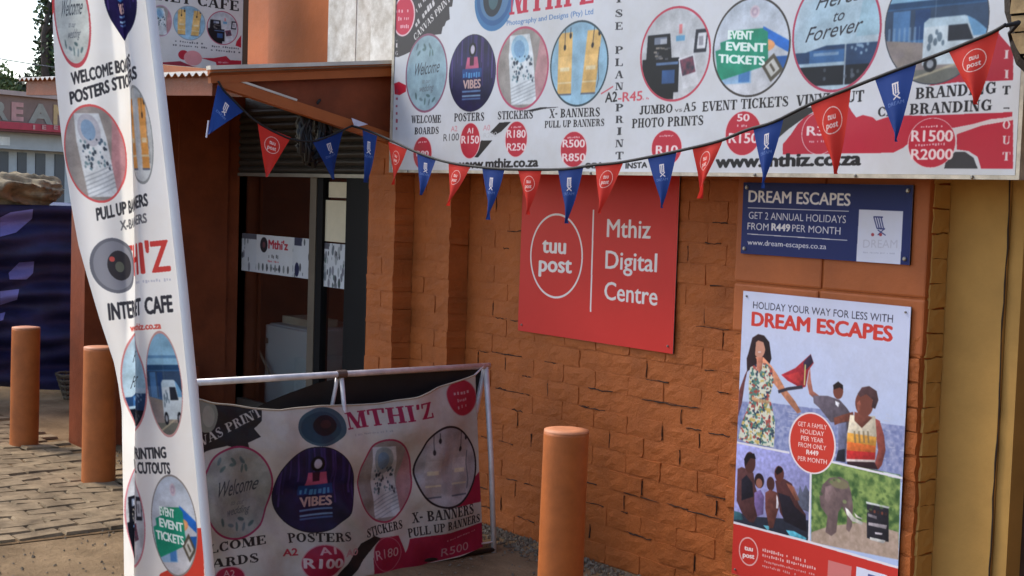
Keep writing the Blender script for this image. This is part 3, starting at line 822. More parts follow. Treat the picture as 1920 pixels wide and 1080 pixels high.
# ------------------------------------------------------------------ canopy over the porch
XR, YE = -6.20, -1.19
zc = at_x(405, 140, XR).z; zw = at_x(735, 127, XR).z
yc = at_x(405, 140, XR).y; yw = at_x(735, 127, XR).y
XL = at_y(55, 150, yc).x; zl = at_y(55, 148, yc).z
m_tin = mat('painted_corrugated_sheet', (150, 92, 56), rough=.5, metal=.0, var=.2, scale=4)
m_tintop = mat('pale_corrugated_sheet', (206, 196, 180), rough=.45, var=.15, scale=5)
def zroof(x, y):
    t = (x - XR) / (XL - XR); s_ = (y - yc) / (yw - yc)
    return (zc * (1 - t) + zl * t) + (zw - zc) * s_
cp = MB(); cp.box((XL, -.02, zroof(-7.5, -.02) + .005), (-6.437, .045, zroof(-7.5, -.02) + .05)); canopy = cp.build('canopy', ORANGE_SMOOTH, shop)
def sheet(dz, name, m):
    q = MB(); n = 200
    q.grid(lambda u, v: (XL - .06 + (XR + .05 - XL + .06) * u, yc - .05 + (.0 - yc + .05) * v * (1 if True else 0),
                         zroof(XL + (XR - XL) * u, yc - .05 + (0 - yc + .05) * v) + dz + .009 * math.cos(u * 2 * math.pi * 34)), n, 4)
    return q.build(name, m, canopy, smooth=True)
sheet(-.002, 'ceiling_sheet', m_tin); sheet(.003, 'roof_sheet', m_tintop)
q = MB(); q.beam((XL, yc, zroof(XL, yc) - .055), (XR, yc, zroof(XR, yc) - .055), .035, .085); q.build('eave_board', m_rust, canopy)
q = MB(); q.beam((XR + .012, yc - .04, zroof(XR, yc) - .012), (XR + .012, -.226, zroof(XR, -.226) - .012), .03, .062); q.build('edge_board', ORANGE_SMOOTH, canopy)
q = MB(); q.beam((XR + .012, yc - .045, zroof(XR, yc) + .028), (XR + .012, -.226, zroof(XR, -.226) + .028), .045, .018); q.build('edge_flashing', m_tintop, canopy)
pa = at_x(408, 152, XR); pb = at_x(735, 262, XR)
q = MB(); q.beam(pa, pb, .05, .052); q.build('brace', ORANGE_SMOOTH, canopy)
q = MB(); d_ = (pb - pa); q.beam(pa + d_ * .03 + Vector((0.01, 0, .031)), pa + d_ * .42 + Vector((0.01, 0, .031)), .03, .012); q.build('brace_sun_strip', m_tintop, canopy)  # pale strip paints the sunlit part of the brace's top edge
for k in range(4):
    xx = XL + .3 + k * .55
    q = MB(); q.beam((xx, yc + .02, zroof(xx, yc) - .05), (xx, .045, zroof(xx, .045) - .05), .04, .07); q.build('rafter', m_tin, canopy)

q = MB(); xi = XR - .02
tri = [(yc + .03, zroof(XR, yc) - .03), (pb.y, pb.z + .01), (pb.y, zroof(XR, pb.y) - .03)]
q.face([(xi, a, c) for a, c in tri]); q.face([(xi - .012, a, c) for a, c in tri[::-1]])
for (a, c), (e, f) in zip(tri, tri[1:] + tri[:1]): q.face([(xi, a, c), (xi, e, f), (xi - .012, e, f), (xi - .012, a, c)])
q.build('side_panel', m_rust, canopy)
# a tangle of black cable under the canopy
tb = MB(); rr = random.Random(9)
c0 = at_x(588, 196, -6.26)
for k in range(20):
    pts = []
    for t in range(15):
        a = t / 14 * 2 * math.pi * 1.2 + rr.uniform(-.2, .2)
        pts.append(c0 + Vector((rr.uniform(-.03, .03), math.cos(a) * rr.uniform(.02, .09), -.13 + math.sin(a) * .15 + rr.uniform(-.03, .03))))
    tb.tube(pts, .010, n=6)
tb.tube([c0 + Vector((.06, 0, .02)), c0 + Vector((0, 0, -.02)), c0 + Vector((0, .02, -.1))], .008, n=6)
tag(tb.build('cable_coil', mat('black_cable', (22, 21, 22), rough=.5), smooth=True), 'tangled black cable coil hanging from the canopy brace', 'cable')
# ------------------------------------------------------------------ flat signs on the wall
m_edge = mat('board_edge', (176, 172, 164), rough=.5, var=.2, scale=20)
m_bolt = mat('bolt_head', (150, 146, 140), rough=.35, metal=.7)
def flat_sign(name, label, cat, Y, x0, x1, z0, z1, th, cv, imname, rough=.35, edge=None, bow=.0, dirt=.12):
    t = thing(name, label, cat, ((x0 + x1) / 2, Y, z0))
    im = image_mat(imname, cv.image(imname), rough=rough, dirt=dirt)
    q = MB(); n = 12
    f = lambda u, v: (x0 + (x1 - x0) * u, Y - bow * math.sin(u * 7.1 + 1) * math.cos(v * 3.3), z0 + (z1 - z0) * v)
    q.grid(f, n, 4, 0, lambda u, v: (u, v))
    b = .0012
    q.box((x0, Y + b + bow, z0), (x1, Y + th, z1), 1)
    # rim round the front
    q.face([(x0, Y, z0), (x0, Y + th, z0), (x1, Y + th, z0), (x1, Y, z0)], 1); q.face([(x0, Y, z1), (x1, Y, z1), (x1, Y + th, z1), (x0, Y + th, z1)], 1)
    q.face([(x0, Y, z0), (x0, Y, z1), (x0, Y + th, z1), (x0, Y + th, z0)], 1); q.face([(x1, Y, z0), (x1, Y + th, z0), (x1, Y + th, z1), (x1, Y, z1)], 1)
    q.build('panel', [im, edge or m_edge], t)
    return t
def bolts(t, pts, r=.008):
    for p in pts:
        q = MB(); c = Vector(p)
        q.tube([c + Vector((0, .004, 0)), c + Vector((0, -.004, 0)), c + Vector((0, -.007, 0))], [r, r, r * .6], n=10); q.build('bolt', m_bolt, t)
def fit(cv, S, body, p0, p1, hpx, col, font='sans', bold=0.0, alpha=1.0):
    a, b = np.array(S(*p0)), np.array(S(*p1)); h = S(p0[0], p0[1] - hpx)[1] - a[1]
    cv.text(body, a, b - a, (0, h), col, font, bold, alpha)
def fitmarks(cv, S, p0, p1, hpx, col, n, seed, alpha=.85):
    a, b = np.array(S(*p0)), np.array(S(*p1)); h = S(p0[0], p0[1] - hpx)[1] - a[1]
    cv.marks(a, b - a, (0, h), col, n, seed, alpha)
def pdisc(cv, S, c, rx, ry, pic, **k):
    a = S(c[0] - rx, c[1]); b = S(c[0] + rx, c[1]); u = S(c[0], c[1] - ry); d = S(c[0], c[1] + ry)
    disc(cv, ((a[0] + b[0]) / 2, (u[1] + d[1]) / 2), abs(b[0] - a[0]) / 2, abs(u[1] - d[1]) / 2, pic, **k)
def pell(cv, S, c, rx, ry, col, alpha=1.0):
    a = S(c[0] - rx, c[1]); b = S(c[0] + rx, c[1]); u = S(c[0], c[1] - ry); d = S(c[0], c[1] + ry)
    cv.ell(((a[0] + b[0]) / 2, (u[1] + d[1]) / 2), abs(b[0] - a[0]) / 2, abs(u[1] - d[1]) / 2, col, alpha)
def ppoly(cv, S, pts, col, alpha=1.0): cv.poly([S(*p) for p in pts], col, alpha)
def pline(cv, S, pts, w, col, alpha=1.0): cv.line([S(*p) for p in pts], w, col, alpha)
RED, CRIM, INK, NAVY = (196, 52, 42), (184, 38, 58), (34, 32, 34), (26, 36, 84)
def price(cv, S, c, rx, ry, lines, ring=True, col=CRIM, txt=(236, 214, 214), small=1):
    if ring: pell(cv, S, c, rx + 2.2, ry + 2.2, (222, 190, 192)); pell(cv, S, c, rx + .8, ry + .8, col)
    pell(cv, S, c, rx, ry, col)
    for (body, y, h, w) in lines:
        fit(cv, S, body, (c[0] - rx * w, c[1] + y), (c[0] + rx * w, c[1] + y), h, txt, bold=.03)
    if small:
        fitmarks(cv, S, (c[0] - rx * .5, c[1] - ry * .62), (c[0] + rx * .5, c[1] - ry * .66), 4, txt, 9, int(c[0]))

# the big price board over the wall
BY = -.30
bx0, bx1 = at_y(735, 315, BY).x, at_y(1904, 327, BY).x
bz0 = .5 * (at_y(737, 319, BY).z + at_y(1900, 327, BY).z); bz1 = bz0 + 1.30
S = lambda px, py: ((lambda p: (p.x - bx0, p.z - bz0))(at_y(px, py, BY)))
cv = Canvas(bx1 - bx0, bz1 - bz0, 720, (206, 208, 212))
Z7 = lambda pts: [(1480 + x / 3.177, y / 3.177) for x, y in pts]
Z6 = lambda pts: [(1160 + x / 3.177, y / 3.177) for x, y in pts]
Z5 = lambda pts: [(720 + x / 3.0, y / 3.0) for x, y in pts]
Z4 = lambda pts: [(730 + x / 8.31, y / 8.31) for x, y in pts]
# red sweeps, black brush strokes
ppoly(cv, S, Z7([(-40, 860), (-40, 920), (620, 910), (680, 880), (730, 840), (760, 790), (990, 760), (1330, 693), (1330, 668), (800, 690), (620, 688), (560, 706), (520, 720), (500, 700), (440, 685), (400, 700), (370, 660), (330, 590), (240, 640), (100, 690), (50, 740), (10, 800)]), CRIM)
ppoly(cv, S, Z7([(1000, 800), (1150, 745), (1335, 708), (1335, 1005), (1145, 1005), (1125, 935), (1070, 900), (1000, 890)]), CRIM)
ppoly(cv, S, Z7([(830, 512), (1000, 490), (1335, 478), (1335, 300), (1290, 250), (1240, 190), (1150, 260), (1080, 400), (960, 450)]), (170, 34, 52))
ppoly(cv, S, Z7([(925, 1005), (935, 960), (990, 905), (1050, 905), (1100, 940), (1125, 1005)]), (58, 56, 60))
ppoly(cv, S, Z7([(985, 770), (1200, 710), (1335, 697), (1335, 716), (1150, 748), (1000, 800)]), (214, 200, 200))
ppoly(cv, S, Z6([(955, 740), (1000, 680), (1090, 640), (1200, 640), (1120, 690), (1010, 770), (940, 830)]), (44, 44, 46))
ppoly(cv, S, Z5([(598, 745), (650, 690), (715, 685), (660, 740), (625, 760)]), INK); ppoly(cv, S, Z5([(480, 880), (550, 790), (610, 790), (530, 886)]), INK)
ppoly(cv, S, Z5([(800, 622), (880, 604), (990, 602), (900, 612), (830, 628)]), INK)
ppoly(cv, S, Z4([(50, -200), (1020, -200), (990, 0), (975, 100), (930, 110), (940, 300), (885, 330), (860, 400), (830, 420), (810, 530), (720, 540), (590, 570), (540, 650), (440, 680), (340, 800), (240, 850), (140, 890), (50, 880)]), (62, 58, 60))
for a, b_, s_ in (((420, 450), (760, -10), 1), ((520, 300), (880, -100), 2), ((400, 640), (960, 0), 3), ((430, 210), (620, -60), 4)):
    pa_, pb_ = Z4([a, b_]); A, B = np.array(S(*pa_)), np.array(S(*pb_)); nrm = np.array([-(B - A)[1], (B - A)[0]]); nrm = nrm / np.linalg.norm(nrm) * .035
    if s_ == 3: cv.text('CANVAS PRINT', A, B - A, nrm, (220, 216, 214), 'slab')
    else: cv.marks(A, B - A, nrm, (214, 210, 210), 9, s_)
for k, (x, y) in enumerate(((105, 600), (115, 700), (115, 820))): fit(cv, S, 'LIG'[k], Z4([(x - 22, y + 40)])[0], Z4([(x + 22, y + 40)])[0], 8, (206, 200, 200), 'slab')
ppoly(cv, S, Z5([(58, 470), (85, 460), (125, 480), (125, 515), (90, 535), (62, 530)]), CRIM)
for k in range(8): fitmarks(cv, S, (742, 175 + 14 * k), (748, 175 + 14 * k), 8, (160, 60, 80), 1, k + 60)
pell(cv, S, (757, 30), 21, 38, (226, 190, 196)); pell(cv, S, (757, 30), 18.5, 35, (196, 46, 74))
for k, (y, w) in enumerate(((25, 16), (39, 11), (54, 10))): fitmarks(cv, S, (757 - w, y), (757 + w, y - 1), 8, (236, 190, 196), 6, 70 + k)
# the eye shaped emblem and the name
pell(cv, S, (927, -2), 37, 60, (66, 118, 166)); pell(cv, S, (927, -6), 33, 54, (52, 96, 146)); pell(cv, S, (927, -4), 27, 42, (84, 122, 160)); pell(cv, S, (924, -5), 18, 36, (44, 50, 58)); pell(cv, S, (925, -2), 9, 20, (70, 100, 108))
fit(cv, S, "MTHI'Z", (955, 28), (1116, 5), 60, (192, 44, 70), 'slab')
fit(cv, S, 'Photography and Designs (Pty) Ltd', (950, 48), (1112, 26), 9, (84, 122, 176), bold=.01)
# round pictures
pdisc(cv, S, (800, 137), 37, 70, pic_welcome, ring=(140, 90, 112)); pdisc(cv, S, (886, 137), 43, 71, pic_poster, ring=(40, 36, 56), rw=.02)
pdisc(cv, S, (980, 128), 46, 74, pic_sticker, ring=(184, 84, 110)); pdisc(cv, S, (1086, 119), 52, 77, pic_xbanner, ring=(60, 76, 84), rw=.05)
pdisc(cv, S, (1266, 101), 63, 85, pic_kiosk, ring=(190, 70, 90), rw=.05); pdisc(cv, S, (1409, 88), 70, 90, pic_ticket, ring=(70, 66, 64), rw=.045)
pdisc(cv, S, (1569, 60), 80, 108, pic_vinyl, ring=(176, 66, 92), rw=.045); pdisc(cv, S, (1757, 42), 96, 114, pic_van, ring=(70, 74, 82), rw=.02)
# captions
for body, p0, p1, h in (('WELCOME', (772, 231), (828, 230), 14), ('BOARDS', (778, 252), (824, 251), 13), ('POSTERS', (852, 228), (909, 226), 15), ('STICKERS', (933, 224), (1000, 222), 15),
                        ('X- BANNERS', (1030, 221), (1125, 218), 16), ('PULL UP BANNERS', (1021, 240), (1133, 236), 13), ('JUMBO', (1198, 215), (1261, 211), 16), ('A5', (1281, 210), (1305, 207), 16),
                        ('PHOTO PRINTS', (1184, 240), (1319, 234), 17), ('EVENT TICKETS', (1316, 209), (1479, 199), 18), ('VINYL CUT', (1493, 199), (1621, 190), 20),
                        ('BRANDING', (1717, 186), (1870, 175), 21), ('BRANDING', (1706, 215), (1862, 207), 20), ('CAR', (1646, 219), (1697, 216), 18)):
    fit(cv, S, body, p0, p1, h, INK, 'slab')
fit(cv, S, 'vs', (1264, 210), (1278, 209), 8, (90, 88, 90)); fit(cv, S, 'A2', (1134, 192), (1156, 190), 18, INK, bold=.02)
fit(cv, S, '-R45', (1158, 191), (1203, 188), 17, (202, 84, 96), bold=.02); fitmarks(cv, S, (1204, 188), (1220, 186), 5, (202, 110, 120), 5, 4)
pline(cv, S, [(1126, 176), (1133, 172), (1149, 162)], .006, (202, 100, 110))
for ch, y in zip('ISEPLANPRINT', (5, 32, 56, 101, 124, 147, 169, 209, 231, 253, 276, 299)):
    w = 5 if ch == 'I' else 8
    fit(cv, S, ch, (1161 - w, y), (1161 + w, y - .5), 14, (56, 56, 60), 'slab')
for ch, y, c in (('I', 110, (214, 196, 196)), ('I', 147, (214, 196, 196)), ('T', 177, INK), ('-', 210, INK), ('O', 242, (222, 206, 206)), ('U', 271, (222, 206, 206)), ('T', 301, (222, 206, 206))):
    w = 5 if ch == 'I' else 8
    fit(cv, S, ch, (1888 - w, y), (1888 + w, y), 16, c, 'slab')
# prices
price(cv, S, (793, 287), 16, 29, [('R80', 6, 10, .7)])
price(cv, S, (882, 264), 17, 32, [('A1', -14, 10, .3), ('R150', 5, 14, .95)], small=0)
fit(cv, S, 'A2', (846, 247), (858, 246), 10, (206, 120, 130)); fit(cv, S, 'R100', (832, 265), (861, 263), 13, (70, 68, 70)); fit(cv, S, 'A0', (906, 245), (919, 244), 10, (206, 140, 150)); fit(cv, S, 'R200', (907, 259), (932, 256), 9, (190, 190, 192))
price(cv, S, (968, 261), 19, 32, [('R180', -3, 14, .9), ('R250', 21, 13, .9)])
price(cv, S, (1075, 280), 23, 32, [('R500', -4, 14, .88), ('R850', 22, 14, .92)])
price(cv, S, (1249, 277), 27, 32, [('R10', 12, 16, .75)])
price(cv, S, (1393, 250), 32, 40, [('50', -23, 13, .35), ('R150', 18, 18, .85)], small=0); fitmarks(cv, S, (1381, 238), (1405, 238), 5, (230, 200, 204), 6, 9)
price(cv, S, (1537, 250), 32, 38, [('R35', 4, 17, .75)], small=0); fitmarks(cv, S, (1517, 268), (1550, 267), 5, (230, 200, 204), 9, 19)
price(cv, S, (1748, 268), 43, 45, [('R1500', -3, 20, .9), ('R2000', 31, 19, .9)])
fitmarks(cv, S, (1716, 8 + 268), (1780, 4 + 268), 6, (226, 190, 196), 12, 88)
fit(cv, S, 'www.mthiz.co.za', (862, 316), (1008, 312), 16, INK, bold=.045); fit(cv, S, '081', (1097, 316), (1125, 315), 10, INK, bold=.05); fit(cv, S, 'INSTA', (1172, 316), (1212, 314), 10, INK, bold=.04)
fit(cv, S, 'www.mthiz.co.za', (1342, 314), (1613, 309), 22, INK, bold=.05)
cv.blur(1); cv.wear(.10, 300, 3)
board = flat_sign('price_signboard', 'long white shop signboard with round pictures and red price discs', 'sign', BY, bx0, bx1, bz0, bz1, .03, cv, 'price_board_print', rough=.4, bow=.003)
m_ply = mat('weathered_board_edge', (190, 180, 160), rough=.7, var=.25, scale=14)
q = MB(); q.box((bx0 - .002, BY - .004, bz0 - .014), (bx1 + .002, BY + .034, bz0 - .0005)); q.build('bottom_rail', m_ply, board)
q = MB(); q.box((bx0 - .022, BY - .004, bz0 - .014), (bx0 - .0025, BY + .034, bz1)); q.build('side_strip', m_ply, board)
q = MB(); q.box((bx1 + .0025, BY - .004, bz0 - .014), (bx1 + .016, BY + .034, bz1)); q.build('side_strip', m_ply, board)
for x in (bx0 + .3, -4.9, -3.9, bx1 - .25):
    back = -.20 if x < -6.17 else (.008 if (-5.84 < x < -3.91 or x > -3.02) else -.1)
    for z in (bz0 + .15, bz1 - .15):
        q = MB(); q.box((x - .02, BY + .0295, z - .02), (x + .02, back + .012, z + .02)); q.build('bracket', m_bolt, board)
bolts(board, [(bx0 + .15 + k * (bx1 - bx0 - .3) / 7, BY - .004, bz0 - .007) for k in range(8)], .006)

# red centre sign
TY = -.013
tz0 = .5 * (at_y(975, 619, TY).z + at_y(1262, 665, TY).z); tz1 = 1.80
tx0, tx1 = at_y(975, 500, TY).x, at_y(1268, 500, TY).x
S = lambda px, py: ((lambda p: (p.x - tx0, p.z - tz0))(at_y(px, py, TY)))
cv = Canvas(tx1 - tx0, tz1 - tz0, 1000, (206, 50, 44))
W_ = (232, 226, 222)
a, b_ = S(994, 480), S(1093, 480); u, d = S(1044, 400), S(1044, 560)
c = ((a[0] + b_[0]) / 2, (u[1] + d[1]) / 2); rx, ry = abs(b_[0] - a[0]) / 2, abs(u[1] - d[1]) / 2
cv.ell(c, rx, ry, W_); cv.ell(c, rx - .010, ry - .010, (206, 50, 44))
fit(cv, S, 'tuu', (1017, 473), (1060, 476), 29, W_, bold=.035); fit(cv, S, 'post', (1011, 508), (1071, 512), 29, W_, bold=.035)
pline(cv, S, [(1113, 393), (1107, 585)], .010, W_)
fit(cv, S, 'Mthiz', (1138, 444), (1219, 447), 33, W_, bold=.018); fit(cv, S, 'Digital', (1135, 503), (1231, 510), 33, W_, bold=.018); fit(cv, S, 'Centre', (1133, 561), (1232, 573), 33, W_, bold=.018)
cv.blur(1)
tuu = flat_sign('centre_sign', 'square red sign with white circle logo and lettering on the brick wall', 'sign', TY, tx0, tx1, tz0, tz1, .007, cv, 'centre_sign_print', rough=.45, bow=.0008, dirt=.06)
bolts(tuu, [(tx0 + .03, TY, tz0 + .03), (tx1 - .03, TY, tz0 + .03)], .005)

# navy sign
NY = -.121
nx0, nx1 = at_y(1391, 420, NY).x, at_y(1709, 420, NY).x
nz0 = .5 * (at_y(1388, 475, NY).z + at_y(1703, 497, NY).z); nz1 = .5 * (at_y(1397, 342, NY).z + at_y(1713, 347, NY).z)
S = lambda px, py: ((lambda p: (p.x - nx0, p.z - nz0))(at_y(px, py, NY)))
cv = Canvas(nx1 - nx0, nz1 - nz0, 1100, (30, 42, 98))
Zn = lambda x, y: (1340 + x / 2.7, 320 + y / 2.7)
fit(cv, S, 'DREAM ESCAPES', Zn(172, 158), Zn(685, 178), 21, W_, bold=.03)
pline(cv, S, [Zn(168, 188), Zn(680, 206)], .003, W_); pline(cv, S, [Zn(165, 320), Zn(672, 353)], .003, W_)
fit(cv, S, 'GET 2 ANNUAL HOLIDAYS', Zn(172, 243), Zn(664, 266), 13, W_); fit(cv, S, 'FROM', Zn(166, 298), Zn(272, 304), 13, W_); fit(cv, S, 'R449', Zn(288, 302), Zn(380, 308), 13, W_, bold=.05); fit(cv, S, 'PER MONTH', Zn(392, 308), Zn(636, 324), 13, W_)
fit(cv, S, 'www.dream-escapes.co.za', Zn(166, 374), Zn(564, 398), 9.5, W_, bold=.01)
ppoly(cv, S, [Zn(732, 196), Zn(955, 206), Zn(940, 482), Zn(716, 468)], (216, 218, 232))
for k in range(4): pline(cv, S, [Zn(806 + k * 12, 234), Zn(822 + k * 11, 292)], .005, (70, 74, 130))
pline(cv, S, [Zn(804, 234), Zn(852, 236)], .005, (60, 66, 120)); pline(cv, S, [Zn(822, 292), Zn(862, 296)], .005, (60, 66, 120)); pline(cv, S, [Zn(862, 292), Zn(826, 326)], .004, (70, 74, 130)); pline(cv, S, [Zn(826, 300), Zn(866, 328)], .004, (70, 74, 130))
for x in (800, 840): pell(cv, S, Zn(x, 324), 3, 3, (170, 70, 80))
fit(cv, S, 'DREAM', Zn(752, 390), Zn(924, 392), 15, (196, 196, 210)); fitmarks(cv, S, Zn(752, 418), Zn(912, 424), 3, (176, 178, 196), 24, 5)
cv.blur(1)
navy = flat_sign('holiday_sign', 'navy blue holiday sign with white lettering and white logo square', 'sign', NY, nx0, nx1, nz0, nz1, .007, cv, 'holiday_sign_print', rough=.5, dirt=.05)
bolts(navy, [(nx0 + .02, NY, nz0 + .02), (nx1 - .02, NY, nz0 + .02), (nx0 + .02, NY, nz1 - .02), (nx1 - .02, NY, nz1 - .02)], .008)

# holiday poster with its photographs
PY = -.121
qx0, qx1 = at_y(1383, 800, PY).x, at_y(1697, 800, PY).x
qz1 = .5 * (at_y(1394, 545, PY).z + at_y(1703, 575, PY).z); qz0 = qz1 - 1.19 * (qx1 - qx0) / .841
S = lambda px, py: ((lambda p: (p.x - qx0, p.z - qz0))(at_y(px, py, PY)))
cv = Canvas(qx1 - qx0, qz1 - qz0, 1150, (178, 190, 226))
H = qz1 - qz0
cv.poly([(0, 0), (cv.W, 0), (cv.W, H), (0, H)], lambda X, Y: mixc((176, 192, 228), (204, 208, 230), (Y / H - .35) / .6 + .10 * vnoise(X.shape, 160, 2)))
ZA = lambda x, y: (1380 + x / 3.6, 600 + y / 3.6)
ZB = lambda x, y: (1370 + x / 5.4, 820 + y / 5.4)
A_ = lambda pts: [ZA(*p) for p in pts]
B_ = lambda pts: [ZB(*p) for p in pts]
sea = [ZA(-40, 545), ZA(240, 560), ZA(560, 600), ZA(1000, 700), ZA(1180, 722), ZA(1180, 1100), ZA(-40, 1000)]
cv.poly([S(*p) for p in sea], lambda X, Y: mixc((112, 122, 168), (168, 172, 204), vnoise(X.shape, 14, 5) * 1.5 - .25))
for k in range(60):
    x, y = rng.uniform(250, 1120), rng.uniform(600, 1010)
    pline(cv, S, [ZA(x, y), ZA(x + rng.uniform(20, 70), y + rng.uniform(4, 12))], .004, (196, 198, 216), .6)
SK1, SK2, SK3, DK = (196, 128, 96), (120, 68, 56), (96, 56, 48), (38, 26, 28)
def gpoly(cv, S, pts, col, alpha=1.0):
    """a printed photograph's patch: lit from the left, uneven"""
    P = [S(*p) for p in pts]; xs = [p[0] for p in P]; ys = [p[1] for p in P]; x0_, w_ = min(xs), max(max(xs) - min(xs), 1e-6); y0_, h_ = min(ys), max(max(ys) - min(ys), 1e-6)
    c_ = np.array(col, float)
    def f(X, Y):
        t = .6 * (X - x0_) / w_ + .4 * (1 - (Y - y0_) / h_)
        n = 1.22 - .5 * t + .34 * (vnoise(X.shape, 13, int(x0_ * 999) % 97, 3) - .5)
        return c_ * n[..., None]
    cv.poly(P, f, alpha)
# woman in the flowered dress
gpoly(cv, S, A_([(110, 120), (150, 95), (190, 105), (225, 150), (240, 260), (225, 300), (180, 310), (110, 320), (75, 350), (72, 260), (85, 220)]), (48, 30, 34))
pell(cv, S, ZA(158, 188), 11, 19, (206, 146, 122)); pline(cv, S, [ZA(149, 216), ZA(168, 216)], .005, (226, 206, 198)); gpoly(cv, S, A_([(135, 150), (150, 138), (185, 150), (196, 190), (206, 260), (220, 200), (205, 130), (165, 104), (128, 122), (112, 200), (100, 290), (128, 240)]), (44, 28, 32))
gpoly(cv, S, A_([(130, 250), (185, 250), (240, 310), (280, 370), (330, 460), (400, 550), (440, 620), (415, 632), (330, 530), (250, 420), (220, 380)]), (214, 142, 108))
gpoly(cv, S, A_([(80, 330), (60, 420), (40, 560), (0, 700), (0, 620), (20, 480), (60, 370)]), (110, 62, 62))
def flowers(X, Y):
    n = vnoise(X.shape, 9, 4, 2); o = mixc((206, 208, 186), (226, 224, 206), n)
    a_ = vnoise(X.shape, 17, 6, 2); stk(o, a_ > .62, (70, 118, 108), .9); b2 = vnoise(X.shape, 15, 8, 2); stk(o, b2 > .66, (176, 74, 66), .9); stk(o, b2 < .32, (208, 172, 84), .8)
    stk(o, vnoise(X.shape, 12, 10, 2) > .70, (44, 60, 84), .9); return o
cv.poly([S(*p) for p in A_([(95, 320), (130, 300), (200, 290), (245, 330), (255, 420), (225, 520), (240, 570), (265, 690), (255, 860), (80, 830), (15, 800), (40, 690), (90, 560), (85, 440)])], flowers)
gpoly(cv, S, A_([(110, 515), (150, 530), (226, 545), (222, 566), (150, 556), (105, 540)]), (216, 170, 120), .8)
gpoly(cv, S, A_([(140, 250), (182, 250), (176, 330), (158, 360), (140, 330)]), (196, 124, 98))
# kite
gpoly(cv, S, A_([(305, 370), (400, 325), (505, 230), (525, 290), (490, 340), (470, 450), (440, 460), (350, 410)]), (176, 46, 58)); gpoly(cv, S, A_([(455, 285), (505, 232), (522, 285), (480, 330), (460, 340)]), (56, 44, 66)); gpoly(cv, S, A_([(330, 375), (420, 350), (450, 400), (430, 440)]), (206, 62, 62), .8)
pline(cv, S, A_([(285, 485), (350, 465), (450, 452)]), .012, (56, 50, 62)); pline(cv, S, A_([(468, 300), (462, 440)]), .006, (206, 190, 120))
# man behind
gpoly(cv, S, A_([(500, 310), (480, 430), (495, 500), (560, 560), (600, 540), (520, 480), (505, 400)]), (166, 104, 88))
gpoly(cv, S, A_([(520, 510), (620, 512), (700, 540), (745, 590), (780, 640), (740, 800), (700, 790), (700, 690), (640, 690), (560, 590), (525, 560)]), (96, 86, 96))
gpoly(cv, S, A_([(670, 545), (700, 560), (690, 590), (672, 570)]), (226, 222, 226)); pell(cv, S, ZA(690, 480), 9.5, 15, SK2); gpoly(cv, S, A_([(655, 440), (690, 415), (722, 440), (724, 470), (700, 455), (660, 470)]), DK)
gpoly(cv, S, A_([(690, 700), (745, 690), (750, 800), (740, 960), (670, 950), (690, 870)]), (110, 112, 138)); gpoly(cv, S, A_([(690, 880), (735, 870), (735, 960), (672, 950)]), (40, 40, 52))
# boy in the striped vest
gpoly(cv, S, A_([(660, 660), (720, 640), (790, 620), (800, 680), (720, 690), (665, 710)]), SK2)
gpoly(cv, S, A_([(930, 660), (970, 680), (1000, 780), (1010, 880), (985, 980), (960, 1010), (935, 980), (960, 880), (945, 780)]), (146, 74, 66))
gpoly(cv, S, A_([(770, 640), (940, 650), (950, 780), (940, 960), (745, 950), (750, 780)]), (214, 200, 176))
gpoly(cv, S, A_([(800, 620), (880, 640), (920, 660), (850, 730), (800, 680)]), SK2)
gpoly(cv, S, A_([(752, 760), (948, 790), (944, 860), (748, 830)]), (224, 160, 70)); gpoly(cv, S, A_([(750, 820), (944, 850), (942, 895), (748, 880)]), (214, 108, 52)); gpoly(cv, S, A_([(748, 880), (942, 895), (938, 945), (746, 940)]), (188, 46, 46)); gpoly(cv, S, A_([(746, 938), (938, 944), (936, 960), (745, 955)]), (224, 206, 200))
gpoly(cv, S, A_([(750, 955), (935, 960), (960, 1010), (860, 1000), (752, 975)]), (54, 34, 40))
for k in range(4): pline(cv, S, A_([(800 + 30 * k, 750), (806 + 30 * k, 830)]), .008, (120, 104, 80), .7)
pell(cv, S, ZA(866, 565), 17, 24, SK2); gpoly(cv, S, A_([(820, 500), (850, 455), (900, 446), (950, 480), (962, 540), (940, 600), (915, 590), (925, 540), (880, 500), (840, 520)]), (84, 58, 60)); gpoly(cv, S, A_([(818, 560), (835, 540), (850, 590), (840, 625), (820, 620)]), (150, 86, 70))
# lower photographs
gpoly(cv, S, B_([(30, 40), (615, 150), (800, 360), (800, 1060), (-30, 860), (-10, 300)]), (160, 160, 212))
gpoly(cv, S, B_([(20, 740), (200, 800), (790, 840), (790, 1050), (-20, 860)]), (48, 52, 66)); gpoly(cv, S, B_([(560, 940), (640, 950), (770, 1020), (760, 1045), (600, 1000)]), (90, 180, 204)); gpoly(cv, S, B_([(330, 890), (400, 900), (380, 950)]), (100, 180, 200)); gpoly(cv, S, B_([(20, 740), (100, 760), (130, 840), (10, 830)]), (60, 100, 110))
gpoly(cv, S, B_([(690, 560), (700, 480), (730, 560), (760, 480), (800, 560), (800, 760), (640, 700)]), (96, 100, 118))
gpoly(cv, S, B_([(70, 320), (110, 300), (160, 320), (230, 360), (250, 500), (300, 660), (290, 760), (230, 870), (180, 850), (110, 760), (60, 640)]), (88, 56, 56)); gpoly(cv, S, B_([(110, 430), (160, 380), (220, 460), (230, 600), (110, 640)]), (36, 34, 44)); pell(cv, S, ZB(195, 255), 10.5, 20, (82, 50, 46)); gpoly(cv, S, B_([(135, 220), (170, 160), (240, 165), (255, 220), (200, 210), (150, 290)]), (30, 22, 26))
